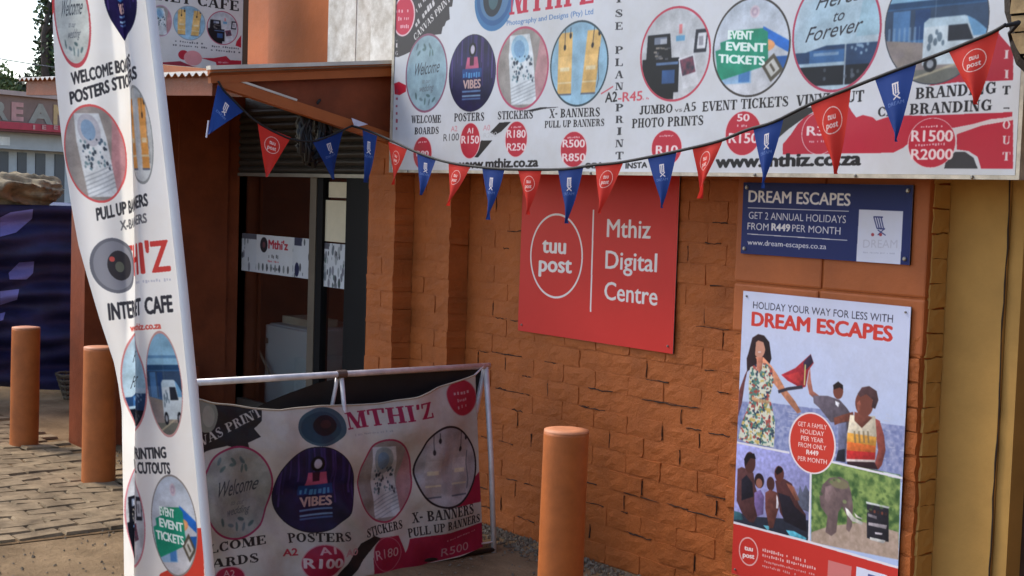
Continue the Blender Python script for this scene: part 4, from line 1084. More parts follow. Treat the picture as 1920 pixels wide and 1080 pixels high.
pell(cv, S, ZB(290, 440), 9, 14, (44, 30, 34)); pell(cv, S, ZB(288, 465), 6, 9, (150, 100, 84)); gpoly(cv, S, B_([(240, 560), (300, 530), (340, 600), (330, 780), (270, 800), (240, 680)]), (120, 100, 150))
pell(cv, S, ZB(405, 470), 7.5, 13, (76, 46, 44)); gpoly(cv, S, B_([(350, 560), (400, 530), (470, 560), (490, 700), (430, 920), (390, 920), (350, 720)]), (104, 62, 56)); gpoly(cv, S, B_([(465, 580), (490, 640), (480, 720), (460, 720)]), (220, 216, 224))
gpoly(cv, S, B_([(450, 440), (540, 420), (620, 470), (690, 680), (760, 780), (770, 960), (560, 860), (500, 760), (470, 560)]), (78, 46, 46)); gpoly(cv, S, B_([(480, 560), (600, 600), (650, 700), (760, 800), (770, 960), (540, 850)]), (34, 30, 40)); pell(cv, S, ZB(492, 370), 9, 15, (96, 54, 48)); gpoly(cv, S, B_([(450, 350), (480, 290), (530, 320), (520, 350), (470, 380)]), (28, 20, 24)); gpoly(cv, S, B_([(560, 460), (640, 500), (700, 640), (660, 640)]), (150, 92, 70), .8)
cv.poly([S(*p) for p in B_([(820, 370), (1040, 250), (1720, 380), (1700, 1180), (815, 1060)])], lambda X, Y: mixc((62, 92, 52), (146, 168, 96), vnoise(X.shape, 26, 12, 4) * 2.2 - .6))
cv.poly([S(*p) for p in B_([(820, 960), (1000, 900), (1350, 860), (1700, 960), (1700, 1240), (815, 1062)])], lambda X, Y: mixc((150, 130, 112), (196, 172, 158), vnoise(X.shape, 14, 13, 4)))
gpoly(cv, S, B_([(1540, 350), (1710, 385), (1708, 420), (1600, 400)]), (196, 208, 216))
cv.poly([S(*p) for p in B_([(930, 480), (1000, 410), (1110, 400), (1190, 450), (1220, 560), (1240, 700), (1230, 900), (1200, 960), (1170, 930), (1180, 800), (1130, 700), (1090, 760), (1070, 960), (1020, 1000), (960, 960), (980, 800), (910, 700), (900, 600)])], lambda X, Y: mixc((92, 76, 76), (130, 108, 106), vnoise(X.shape, 20, 14, 3)))
gpoly(cv, S, B_([(960, 500), (1030, 480), (1075, 560), (1060, 700), (1000, 690), (950, 620)]), (140, 116, 114), .8); gpoly(cv, S, B_([(1160, 710), (1190, 730), (1250, 810), (1340, 860), (1330, 885), (1230, 850), (1175, 780)]), (222, 216, 206)); gpoly(cv, S, B_([(1250, 760), (1290, 800), (1335, 820), (1330, 832), (1270, 810)]), (214, 206, 196)); pell(cv, S, ZB(1100, 470), 18, 9, (132, 128, 90), .7)
gpoly(cv, S, B_([(1380, 660), (1600, 700), (1600, 1060), (1380, 1020)]), (40, 38, 46)); gpoly(cv, S, B_([(1370, 650), (1610, 705), (1600, 722), (1375, 672)]), (206, 208, 206)); gpoly(cv, S, B_([(1395, 860), (1585, 890), (1575, 930), (1395, 890)]), (170, 160, 164)); gpoly(cv, S, B_([(1390, 770), (1480, 800), (1480, 830), (1390, 800)]), (150, 140, 146), .8); gpoly(cv, S, B_([(1460, 960), (1540, 970), (1530, 990), (1465, 980)]), (200, 190, 196)); gpoly(cv, S, B_([(1410, 1010), (1570, 1045), (1550, 1075), (1410, 1035)]), (206, 204, 200))
for k in range(5): pell(cv, S, ZB(1420 + 38 * k, 745 + 8 * k), 2.2, 3.2, SK2 if k % 2 else (60, 40, 40))
for k in range(30): pell(cv, S, ZB(rng.uniform(830, 1690), rng.uniform(420, 760)), rng.uniform(2, 5), rng.uniform(2, 4), rng.choice([(52, 80, 44), (150, 178, 104), (96, 130, 70)]), .5)
cv.photo(0, 0, cv.W, H * .86, .05)
cv.blur(3)
fit(cv, S, 'HOLIDAY YOUR WAY FOR LESS WITH', (1412, 578), (1674, 605), 13, (56, 54, 70), bold=.0)
fit(cv, S, 'DREAM ESCAPES', (1410, 610), (1672, 640), 25, (206, 60, 52), bold=.045)
WL = (226, 220, 226)
pline(cv, S, [(1374, 828), (1480, 849)], .008, WL); pline(cv, S, [(1560, 866), (1694, 897)], .008, WL); pline(cv, S, [ZB(812, 350), ZB(792, 1080)], .009, WL)
redp = [(1366, 978), (1372, 979), (1520, 1018), (1684, 1066), (1720, 1400), (1340, 1400)]
ppoly(cv, S, redp, (200, 54, 46)); pline(cv, S, [(1366, 977), (1520, 1017), (1690, 1066)], .009, WL)
pell(cv, S, (1523, 831), 44.5, 58, (232, 216, 216)); pell(cv, S, (1523, 831), 41.5, 55, (204, 62, 48))
for body, y, w in (('GET A FAMILY', 802, 27), ('HOLIDAY', 815, 22), ('PER YEAR', 828, 21), ('FROM ONLY', 841, 26), ('R449', 853, 11), ('PER MONTH', 867, 27)):
    fit(cv, S, body, (1523 - w, y - w * .14), (1523 + w, y + w * .14), 8.5, (240, 216, 210), bold=.05 if body == 'R449' else .01)
a, b_ = S(1385, 1035), S(1422, 1035); u, d = S(1403, 1007), S(1403, 1061); c = ((a[0] + b_[0]) / 2, (u[1] + d[1]) / 2); rx, ry = (b_[0] - a[0]) / 2, (u[1] - d[1]) / 2
cv.ell(c, rx, ry, (226, 170, 166)); cv.ell(c, rx - .006, ry - .006, (200, 54, 46))
fit(cv, S, 'tuu', (1396, 1031), (1411, 1034), 9, (236, 220, 216), bold=.05); fit(cv, S, 'post', (1393, 1044), (1414, 1048), 9, (236, 220, 216), bold=.05)
fitmarks(cv, S, (1429, 1034), (1512, 1056), 7, (232, 200, 198), 20, 301); fitmarks(cv, S, (1429, 1044), (1530, 1070), 7, (232, 200, 198), 24, 302); fitmarks(cv, S, (1429, 1054), (1528, 1080), 5, (220, 170, 168), 26, 303); fitmarks(cv, S, (1429, 1063), (1500, 1082), 5, (220, 170, 168), 20, 304)
ppoly(cv, S, [(1553, 1050), (1597, 1062), (1594, 1110), (1551, 1096)], (206, 120, 116))
ppoly(cv, S, [(1606, 1062), (1664, 1079), (1660, 1130), (1603, 1112)], (216, 218, 236)); ppoly(cv, S, [(1628, 1076), (1645, 1081), (1640, 1090), (1626, 1086)], (80, 84, 140))
cv.blur(1)
poster = flat_sign('holiday_poster', 'tall holiday poster with beach family, elephant photo and red bottom band', 'poster', PY, qx0, qx1, qz0, qz1, .005, cv, 'holiday_poster_print', rough=.5, dirt=.05)
bolts(poster, [(qx0 + .02, PY, qz0 + .02), (qx1 - .02, PY, qz0 + .02), (qx0 + .02, PY, qz1 - .02), (qx1 - .02, PY, qz1 - .02)], .004)

# sticker strip and paper notices on the glass
def glass_print(name, label, cat, px0, px1, ytl, ybl, seed, big):
    Y = DOORY - .0075
    a, b_ = at_y(px0, ytl, Y), at_y(px1, ytl, Y); z1_ = a.z; z0_ = at_y(px0, ybl, Y).z
    cv = Canvas(b_.x - a.x, z1_ - z0_, 700, (196, 200, 206)); g_ = random.Random(seed)
    for k in range(60):
        x, y = g_.uniform(0, cv.W), g_.uniform(0, cv.H); s_ = g_.uniform(.008, .03)
        cv.ell((x, y), s_ * .5, s_, g_.choice([(60, 62, 70), (96, 104, 112), (140, 146, 150), (70, 90, 84), (110, 110, 120)]), .8)
    cv.poly([(0, cv.H * .86), (cv.W * .22, cv.H * .86), (cv.W * .22, cv.H), (0, cv.H)], (90, 90, 100))
    if big:
        w, h = cv.W, cv.H
        cv.poly([(w * .22, 0), (w * .74, 0), (w * .74, h), (w * .22, h)], (204, 206, 210))
        cv.ell((w * .33, h * .74), w * .055, h * .2, (52, 48, 54)); cv.ell((w * .33, h * .74), w * .02, h * .08, (110, 70, 76))
        cv.text("Mthi'z", (w * .4, h * .66), (w * .27, 0), (0, h * .22), (176, 52, 66), bold=.04)
        cv.marks((w * .4, h * .40), (w * .15, 0), (0, h * .12), (80, 80, 84), 7, 4); cv.marks((w * .39, h * .30), (w * .16, 0), (0, h * .06), (190, 90, 96), 9, 5); cv.marks((w * .38, h * .1), (w * .2, 0), (0, h * .1), (90, 90, 96), 9, 6)
        for k in range(8): cv.ell((w * (.26 + .06 * k), h * .16), w * .014, h * .1, g_.choice([(60, 62, 66), (110, 116, 116)]), .8)
        cv.ell((w * .8, h * .2), w * .03, h * .18, (40, 44, 76)); cv.poly([(w * .76, h * .8), (w * .86, h * .8), (w * .86, h), (w * .76, h)], (60, 62, 84))
    cv.blur(1)
    q = MB(); q.grid(lambda u, v: (a.x + cv.W * u, Y + .002 * math.sin(u * 9) * .4, z0_ + cv.H * v), 6, 1)
    o = q.build(name, image_mat(name + '_print', cv.image(name + '_print'), rough=.5, dirt=.1)); tag(o, label, cat); return o
glass_print('window_sticker', 'printed sticker strip across the left glass door pane', 'sticker', 454, 586, 437, 507, 3, True)
glass_print('window_sticker', 'narrow printed sticker on the right glass door below paper sheets', 'sticker', 607, 654, 455, 537, 8, False)
m_pap = mat('cream_notice_paper', (206, 196, 170), rough=.8, var=.06)
for (a, b_, c, d, lab) in ((610, 655, 375, 452, 'large cream paper sheet taped on the right glass door'), (617, 655, 341, 370, 'small cream paper sheet at the top of the right glass door')):
    Y = DOORY - .006; p, r_ = at_y(a, c, Y), at_y(b_, c, Y); z0_ = at_y(a, d, Y).z
    q = MB(); q.grid(lambda u, v: (p.x + (r_.x - p.x) * u, Y - .003 * math.sin(u * 3.1), z0_ + (p.z - z0_) * v), 6, 3)
    tag(q.build('paper_notice', m_pap), lab, 'paper')

# two sided board standing on the canopy
IX = -8.0
iy1, iy0 = at_x(455, 60, IX).y, at_x(205, 60, IX).y
iz0 = .5 * (at_x(455, 129, IX).z + at_x(310, 126, IX).z); iz1 = iz0 + .95
S = lambda px, py: ((lambda p: (p.y - iy0, p.z - iz0))(at_x(px, py, IX)))
cv = Canvas(iy1 - iy0, iz1 - iz0, 900, (212, 210, 208))
Zi = lambda x, y: (280 + x / 5.142, y / 5.142)
fit(cv, S, 'INTERNET CAFE', (196, -14), Zi(872, 110), 20, INK, 'slab')
pdisc(cv, S, Zi(110, 200), 20, 28, pic_sticker, ring=(190, 150, 176)); pdisc(cv, S, Zi(385, 222), 29, 31, pic_xbanner, ring=(150, 160, 166), rw=.05); pdisc(cv, S, Zi(705, 270), 28, 30, pic_kiosk, ring=(176, 90, 110))
pdisc(cv, S, (232, 24), 24, 27, pic_poster, ring=(60, 50, 70))
for p0, p1, n in ((Zi(245, 405), Zi(520, 432), 12), (Zi(225, 442), Zi(560, 472), 16), (Zi(600, 455), Zi(870, 480), 13), (Zi(590, 490), Zi(880, 516), 12)): fitmarks(cv, S, p0, p1, 4, (80, 80, 86), n, n)
pell(cv, S, Zi(330, 530), 10, 9, CRIM); pell(cv, S, Zi(420, 560), 17, 14, (222, 150, 152)); ppoly(cv, S, [Zi(500, 560), Zi(620, 560), Zi(740, 540), Zi(780, 580), Zi(885, 585), Zi(885, 668), Zi(660, 668), Zi(640, 600)], CRIM); ppoly(cv, S, [Zi(130, 600), Zi(300, 590), Zi(420, 640), Zi(530, 660), Zi(530, 672), Zi(130, 645)], (150, 50, 66)); fitmarks(cv, S, Zi(665, 610), Zi(765, 616), 4, (230, 190, 194), 7, 3); ppoly(cv, S, [Zi(840, 400), Zi(885, 340), Zi(885, 460), Zi(830, 440)], CRIM)
cv.blur(1); cv.wear(.12, 200, 9)
it = thing('cafe_signboard', 'small white internet cafe board standing on the porch canopy', 'sign', (IX, (iy0 + iy1) / 2, iz0))
q = MB(); q.grid(lambda u, v: (IX, iy0 + (iy1 - iy0) * u, iz0 + (iz1 - iz0) * v), 4, 4, 0); q.box((IX - .03, iy0, iz0), (IX - .0012, iy1, iz1), 1)
q.build('panel', [image_mat('cafe_board_print', cv.image('cafe_board_print'), dirt=.15), m_edge], it)
for yy in (iy0 + .1, iy1 - .08):
    q = MB(); q.box((IX - .025, yy - .015, zroof(IX, yy) - .004), (IX - .005, yy + .015, iz0 - .0005)); q.build('leg', m_bolt, it)
q = MB(); q.box((IX - .035, iy1 + .001, iz0), (IX + .003, iy1 + .035, iz1)); q.build('side_strip', mat('gap_shadow_brown', (84, 66, 50), rough=.8), it)  # dark strip put in as the shadow in the gap beside the board
# ------------------------------------------------------------------ bollards
m_bol = mat('orange_bollard_paint', (176, 98, 46), rough=.55, var=.16, scale=7, bump=.0025, bscale=22, spec=.35)
m_cap = mat('bollard_cap_paint', (196, 126, 84), rough=.6, var=.15, scale=12, bump=.001)
def bollard(px, py, h, r, label, lean):
    top = at_z(px, py, h); base = Vector((top.x - lean[0] * h, top.y - lean[1] * h, 0))
    t = thing('bollard', label, 'bollard', base, 'orange bollards on the pavement')
    q = MB(); prof = [(r * 1.03, -.03), (r * 1.02, .03)] + [(r * (1.015 - .02 * k / 14), .03 + (h - .05) * k / 14) for k in range(1, 15)] + [(r * .985, h - .008)]
    q.lathe(base, prof, 40, 0, .02, lean); q.build('post', m_bol, t, smooth=True)
    q = MB(); q.lathe(base, [(r * .99, h - .008), (r * .975, h - .001), (r * .6, h + .003), (r * .1, h + .004)], 40, 0, .02, lean); q.build('cap', m_cap, t, smooth=True)
bollard(1062, 805, .74, .087, 'orange painted bollard in front of the brick wall beside the banner stand', (.012, 0))
bollard(188, 650, .742, .088, 'orange painted bollard half hidden behind the feather flag', (.0, .0))
bollard(49, 613, .735, .083, 'orange painted bollard in front of the dark blue stall cloth', (.0, .008))

# ------------------------------------------------------------------ banner stand (A frame) with its sagging cloth
B0 = at_z(926, 1036, 0); T0 = at_y(911, 686, B0.y); PN = (T0 - B0).cross(Vector((0, 1, 0))).normalized()
bp = lambda px, py: on(px, py, B0, PN)
yL = bp(366, 723).y; yR = B0.y; zT = T0.z
fx = lambda z: B0.x + (T0.x - B0.x) * z / zT
st = thing('banner_stand', 'low steel banner stand with sagging printed cloth between the flag and the wall', 'banner stand', (B0.x - .2, (yL + yR) / 2, 0))
m_tube = mat('grey_steel_tube', (212, 204, 202), rough=.35, metal=.15, var=.2, scale=10)
xb = B0.x - .34
q = MB(); q.tube([(T0.x, yL - .02, zT), (T0.x, yR + .02, zT)], .0135, 14); q.build('top_bar', m_tube, st, smooth=True)
for yy in (yL, yR):
    q = MB(); q.tube([(B0.x, yy, .0), (fx(.4) + .004, yy + .004, .4), (T0.x, yy, zT)], .0125, 12); q.build('leg', m_tube, st, smooth=True)
    q = MB(); q.tube([(xb, yy, .0), (T0.x - .01, yy, zT - .01)], .0125, 12); q.build('leg', m_tube, st, smooth=True)
q = MB(); q.tube([(B0.x, yL, .014), (B0.x, yR, .014)], .011, 10); q.build('bottom_bar', mat('dark_steel', (52, 48, 46), rough=.5, metal=.4), st, smooth=True)
q = MB(); q.tube([(xb, yL, .014), (xb, yR, .014)], .011, 10); q.build('bottom_bar', m_tube, st, smooth=True)
ym = bp(640, 700).y
q = MB(); q.tube([(T0.x, ym, zT), (fx(.6), ym + .012, .6), (fx(.2) - .01, ym + .02, .2), (B0.x - .01, ym + .02, .014)], .010, 10); q.build('middle_leg', m_tube, st, smooth=True)
q = MB(); q.tube([(T0.x - .01, ym - .01, zT), (xb, ym - .03, .014)], .009, 10); q.build('middle_leg', m_tube, st, smooth=True)
q = MB(); q.tube([(T0.x, ym - .022, zT), (T0.x, ym + .022, zT)], .018, 12); q.build('clamp', mat('rusty_clamp', (96, 76, 66), rough=.6, metal=.3), st)
top_px = [(366, 747), (372, 748), (398, 756), (440, 760), (480, 766), (520, 768), (560, 763), (600, 760), (650, 760), (700, 757), (730, 750), (770, 742), (800, 733), (840, 720), (870, 709), (889, 701)]
bot_px = [(366, 1161), (420, 1150), (560, 1112), (690, 1079), (800, 1057), (860, 1040), (899, 1024)]
tp = [bp(*p) for p in top_px]; bt = [bp(*p) for p in bot_px]
ytop = lambda y: float(np.interp(y, [p.y for p in tp], [p.z for p in tp]))
ybot = lambda y: float(np.interp(y, [p.y for p in bt], [p.z for p in bt]))
cyL, cyR = tp[0].y, .5 * (tp[-1].y + bt[-1].y)
S = lambda px, py: ((lambda p: (p.y - cyL, p.z))(bp(px, py)))
cv = Canvas(cyR - cyL, zT, 900, (206, 198, 188))
Zb = lambda x, y: (360 + x / 2.7, 680 + y / 2.7)
L_ = lambda pts: [Zb(*p) for p in pts]
BK = (42, 37, 38); MG = (166, 36, 66)
ppoly(cv, S, L_([(-200, 120), (60, 160), (140, 200), (345, 235), (335, 290), (300, 330), (330, 370), (265, 400), (275, 440), (160, 415), (60, 445), (-200, 600)]), BK)
pell(cv, S, Zb(60, 265), 24, 32, (150, 152, 138)); pell(cv, S, Zb(75, 270), 13, 20, (178, 176, 160))
A, B = np.array(S(*Zb(-85, 485))), np.array(S(*Zb(345, 262))); nrm = np.array([-(B - A)[1], (B - A)[0]]); nrm = nrm / np.linalg.norm(nrm) * .037
cv.text('CANVAS PRINT', A, B - A, nrm, (214, 206, 198), 'slab')
ppoly(cv, S, L_([(1450, 540), (1405, 600), (1370, 670), (1300, 725), (1450, 700)]), MG)
ppoly(cv, S, L_([(1035, 870), (1062, 955), (1095, 890), (1300, 850), (1470, 800), (1470, 930), (1200, 1010), (900, 1100), (890, 980), (930, 880)]), MG)
ppoly(cv, S, L_([(690, 1110), (760, 1010), (830, 905), (900, 868), (935, 880), (870, 950), (800, 1055), (770, 1110)]), BK)
pdisc(cv, S, Zb(215, 655), 66, 85, pic_welcome, ring=(160, 50, 90), rw=.045, base=(172, 174, 168))
pdisc(cv, S, Zb(605, 635), 74, 80, pic_poster, ring=(30, 26, 40), rw=.02)
pdisc(cv, S, Zb(965, 592), 50, 77, pic_sticker, ring=(166, 56, 84), rw=.045, tint=(150, 164, 168))
pdisc(cv, S, Zb(1270, 522), 57, 74, pic_xbanner, ring=(38, 32, 38), rw=.05, base=(184, 180, 184), b=(186, 178, 178))
pell(cv, S, Zb(1355, 175), 28, 34, (196, 140, 146)); pell(cv, S, Zb(1355, 175), 26.5, 32.5, (184, 44, 66))
for y, w, k in ((160, 40, 1), (195, 25, 2), (228, 26, 3)): fitmarks(cv, S, Zb(1355 - w, y + 6), Zb(1355 + w, y - 6), 7, (224, 190, 192), 5, 80 + k)
pell(cv, S, Zb(640, 318), 46, 35, (66, 92, 104)); pell(cv, S, Zb(632, 322), 38, 29, (44, 70, 86)); pell(cv, S, Zb(650, 312), 22, 19, (36, 30, 38)); pell(cv, S, Zb(655, 305), 10, 8, (66, 40, 44))
fit(cv, S, "MTHI'Z", Zb(770, 334), Zb(1195, 268), 30, (160, 34, 72), 'slab'); fitmarks(cv, S, Zb(800, 366), Zb(980, 340), 4, (150, 150, 156), 22, 9, .6)
for body, p0, p1, h in (('WELCOME', (-70, 985), (372, 912), 17), ('BOARDS', (-20, 1055), (328, 1000), 17), ('POSTERS', (480, 908), (782, 890), 17), ('STICKERS', (858, 876), (1066, 836), 16), ('X- BANNERS', (1115, 812), (1412, 756), 19), ('PULL UP BANNERS', (1092, 884), (1448, 800), 16)):
    fit(cv, S, body, Zb(*p0), Zb(*p1), h, BK, 'slab')
pell(cv, S, Zb(640, 1000), 39, 33, (206, 150, 156)); pell(cv, S, Zb(640, 1000), 37, 31, MG); fit(cv, S, 'R100', Zb(550, 1032), Zb(735, 1026), 18, (220, 200, 200), bold=.04)
fit(cv, S, 'A2', Zb(450, 975), Zb(520, 968), 13, (186, 56, 76), bold=.03); fit(cv, S, 'A1', Zb(620, 962), Zb(700, 955), 13, (216, 170, 172), bold=.03); fit(cv, S, 'A0', Zb(752, 972), Zb(815, 962), 13, (206, 150, 154), bold=.03)
pell(cv, S, Zb(968, 962), 28, 32, (190, 110, 122)); pell(cv, S, Zb(968, 962), 26.5, 30.5, MG); fit(cv, S, 'R180', Zb(905, 990), Zb(1028, 970), 17, (214, 176, 172)); fit(cv, S, 'R500', Zb(1250, 978), Zb(1382, 938), 15, (196, 150, 150)); fitmarks(cv, S, Zb(1270, 900), Zb(1420, 845), 3, (214, 170, 170), 20, 8)
pell(cv, S, Zb(180, 1085), 28, 22, (206, 150, 156)); pell(cv, S, Zb(180, 1085), 26, 20, MG); fit(cv, S, 'A2', Zb(150, 1080), Zb(205, 1076), 12, (214, 176, 172))
cv.blur(1); cv.wear(.25, 160, 4)
def cloth(u, v):
    y = cyL + (cyR - cyL) * u; zt, zb = ytop(y), ybot(y); z = zb + (zt - zb) * v
    w = .013 * math.sin(u * 15 + 3 * v) + .034 * mnoise.noise(Vector((u * 5, v * 3, 2))) + .017 * mnoise.noise(Vector((u * 14 + v * 7, v * 6 - u * 3, 7)))
    w += .034 * math.sin(math.pi * min(1, max(0, (v - .55) / .45))) * math.sin(u * math.pi)          # the slack belly under the top edge
    # diagonal creases running down from the tied corner
    e = (1 - u) * 2.2 - (1 - v); w += .020 * math.exp(-(e * 6) ** 2) + .015 * math.exp(-((e - .5) * 6) ** 2)
    return (fx(z) + .018 + w * min(1.0, 6 * (1 - u) + .1), y, z)
q = MB(); q.grid(cloth, 130, 70, 0, lambda u, v: (u, (lambda p: p[2] / zT)(cloth(u, v))))
q.build('banner_cloth', image_mat('banner_print', cv.image('banner_print'), rough=.42, dirt=.25, bump=.006, bscale=14), st, smooth=True)
# folded hem and ties
q = MB(); q.tube([Vector(cloth(k / 60, 1.0)) for k in range(61)], .004, 6); q.build('hem', mat('grubby_hem', (170, 158, 140), rough=.8), st, smooth=True)
q = MB(); q.tube([Vector(cloth(.995, 1.0)), Vector((T0.x + .01, yR - .02, zT))], .004, 6); q.tube([Vector(cloth(.995, .02)), Vector((B0.x, yR - .01, .05))], .004, 6); q.build('tie', m_tube, st)
# the dark cloth on the far side
rp = lambda px, py: on(px, py, Vector((T0.x - .03, 0, zT)), (T0 - Vector((xb, T0.y, 0))).cross(Vector((0, 1, 0))))
bt_px = [(300, 800), (420, 790), (470, 768), (490, 757), (540, 736), (590, 718), (640, 707), (700, 702), (800, 695), (905, 690)]
bk = [rp(*p) for p in bt_px]
bz = lambda y: min(zT - .012, float(np.interp(y, [p.y for p in bk], [p.z for p in bk])))
q = MB()
q.grid(lambda u, v: (lambda y, z: (xb + .02 + (T0.x - xb - .02) * z / zT - .02 + .012 * mnoise.noise(Vector((u * 6, v * 4, 3))), y, z))(yL + (yR - yL) * u, .02 + (bz(yL + (yR - yL) * u) - .02) * v), 60, 20)
q.build('back_cloth', mat('black_banner_back', (30, 29, 32), rough=.7, var=.2), st, smooth=True)

# ------------------------------------------------------------------ feather flag
FD = 4.4
R_y = [-260, 0, 180, 360, 540, 720, 900, 1080, 1130]; R_x = [258, 288, 309, 330, 349, 367, 384, 400, 404]
L_y = [-260, 0, 80, 150, 260, 380, 460, 530, 600, 680, 720, 770, 900, 1080, 1130]; L_x = [110, 93, 96, 100, 112, 130, 145, 165, 186, 213, 221, 228, 230, 232, 236]
Rp = lambda py: float(np.interp(py, R_y, R_x)) - 13; Lp = lambda py: float(np.interp(py, L_y, L_x))
PMM = FD / FPX
EF, WF = .060, .105
def s0(py): return PMM * float(np.interp(py, [-260, 0, 170, 560, 850, 1080], [52, 60, 62, 92, 128, 150]))
def a_of_s(s, py):
    t = min(1, max(0, (s - s0(py) + .03) / WF)); return s - EF * t * t * (3 - 2 * t), .035 * math.sin(math.pi * t)
def s_of_a(a, py):
    lo, hi = -.05, a + EF + .05
    for _ in range(30):
        m = (lo + hi) / 2
        if a_of_s(m, py)[0] < a: lo = m
        else: hi = m
    return (lo + hi) / 2
WM = .44; HY0, HY1 = 1130, -260
HM = (HY0 - HY1) * PMM
F = lambda px, py: (WM - s_of_a((Rp(py) - px) * PMM, py), (HY0 - py) * PMM)
cv = Canvas(WM, HM, 1000, (242, 240, 234))
def ftext(body, p0, p1, hpx, col, font='sans', bold=.0):
    a = np.array(F(*p0)); b = np.array(F(*p1)); cv.text(body, a, b - a, (0, hpx * PMM), col, font, bold)
def fdisc(c, rx, ry, pic, ring, **k):
    a, b = F(c[0] - rx, c[1]), F(c[0] + rx, c[1]); disc(cv, ((a[0] + b[0]) / 2, (HY0 - c[1]) * PMM), abs(b[0] - a[0]) / 2, ry * PMM, pic, ring=ring, **k)
GR = (64, 64, 68)
fdisc((134, 28), 33, 92, pic_welcome, (196, 84, 92), rw=.09, base=(206, 212, 206)); fdisc((225, -10), 30, 82, pic_poster, (60, 60, 72), rw=.01)
cv.poly([F(80, -20), F(96, -10), F(97, 20), F(92, 30)], (214, 70, 66))
ftext('WELCOME BOARDS', (137, 160), (243, 122), 22, GR, bold=.05); ftext('POSTERS STICKERS', (134, 196), (256, 146), 22, GR, bold=.05)
fdisc((178, 288), 57, 88, pic_sticker, (214, 96, 96), rw=.05, tint=(176, 176, 186))
fdisc((263, 252), 21, 88, pic_xbanner, (150, 152, 148), rw=.06, base=(206, 208, 204), b=(226, 158, 84))
ftext('PULL UP BANNERS', (181, 413), (277, 385), 22, GR, bold=.05); ftext('X-BANNERS', (228, 432), (275, 417), 17, (110, 110, 112), bold=.04)
ftext("MTHI'Z", (190, 524), (319, 507), 56, (206, 74, 68), bold=.03); cv.marks(np.array(F(252, 534)), np.array(F(322, 527)) - np.array(F(252, 534)), (0, 7 * PMM), (196, 196, 204), 16, 5)
a, b_ = F(167, 498), F(248, 498); cc = ((a[0] + b_[0]) / 2, (HY0 - 498) * PMM); rx_ = (b_[0] - a[0]) / 2
cv.ell(cc, rx_, 52 * PMM, (112, 114, 122)); cv.ell(cc, rx_ * .86, 46 * PMM, (140, 142, 150)); cv.ell((cc[0] + rx_ * .2, cc[1]), rx_ * .52, 28 * PMM, (60, 58, 62)); cv.ell((cc[0] + rx_ * .2, cc[1] - .004), rx_ * .2, 10 * PMM, (104, 108, 96)); cv.ell((cc[0] - rx_ * .1, cc[1] + .02), rx_ * .12, 5 * PMM, (196, 90, 84))
ftext('INTERNET CAFE', (203, 600), (324, 584), 30, (60, 60, 66), bold=.05); ftext('www.mthiz.co.za', (241, 622), (302, 616), 12, (212, 96, 84), bold=.05)
fdisc((251, 718), 23, 88, pic_vinyl, (206, 130, 130), rw=.06); fdisc((309, 720), 31, 95, pic_van, (196, 150, 146), rw=.05)
ftext('JET PRINTING', (242, 862), (312, 858), 20, GR, bold=.05); ftext('VINYL CUTOUTS', (242, 886), (320, 888), 20, GR, bold=.05)
fdisc((252, 975), 18, 88, pic_kiosk, (206, 130, 140), rw=.06); fdisc((327, 985), 41, 92, pic_ticket, (146, 140, 136), rw=.04)
cv.poly([F(300, 1076), F(352, 1050), F(366, 990), F(380, 990), F(384, 1125), F(280, 1125)], (214, 72, 58)); fdisc((327, 985), 41, 92, pic_ticket, (146, 140, 136), rw=.04)
cv.blur(1)
ff = thing('feather_flag', 'white feather flag leaning on its pole beside the banner stand', 'flag', at_d(425, 1343, FD))
def flagP(u, v):
    py = HY0 + (HY1 - HY0) * v; W = (Rp(py) - Lp(py)) * PMM + EF
    s = W * (1 - u); a, b = a_of_s(s, py)
    q_ = at_d(Rp(py), py, FD) - right * a + fwd * (b + .02 * math.sin(6 * u + 3 * v) * (1 - u) + .012 * math.sin(14 * u - 5 * v) * (1 - u))
    return tuple(q_)
def flagUV(u, v):
    py = HY0 + (HY1 - HY0) * v; W = (Rp(py) - Lp(py)) * PMM + EF
    return ((WM - W * (1 - u)) / WM, (HY0 - py) * PMM / HM)
q = MB(); q.grid(flagP, 90, 160, 0, flagUV)
q.build('flag_cloth', image_mat('flag_print', cv.image('flag_print'), rough=.6, trans=.62, dirt=.05), ff, smooth=True)
m_slv = mat('white_pole_sleeve', (226, 226, 226), rough=.5, var=.03)
q = MB(); q.tube([at_d(float(np.interp(py, R_y, R_x)) - 6, py, FD - .004) for py in range(1135, -280, -40)], .0145, 14); q.build('pole_sleeve', m_slv, ff, smooth=True)
q = MB(); q.tube([at_d(425, 1340, FD), at_d(404, 1150, FD), at_d(399, 1133, FD)], .010, 12); q.build('pole', m_tube, ff, smooth=True)
gb = at_d(425, 1343, FD); gb.z = 0
q = MB()
for a in (0, math.pi / 2):
    dv = Vector((math.cos(a + .4), math.sin(a + .4), 0)) * .38; q.beam(gb - dv + Vector((0, 0, .013 + a * .006)), gb + dv + Vector((0, 0, .013 + a * .006)), .035, .012)
q.build('cross_base', mat('dark_steel', (52, 48, 46)), ff)

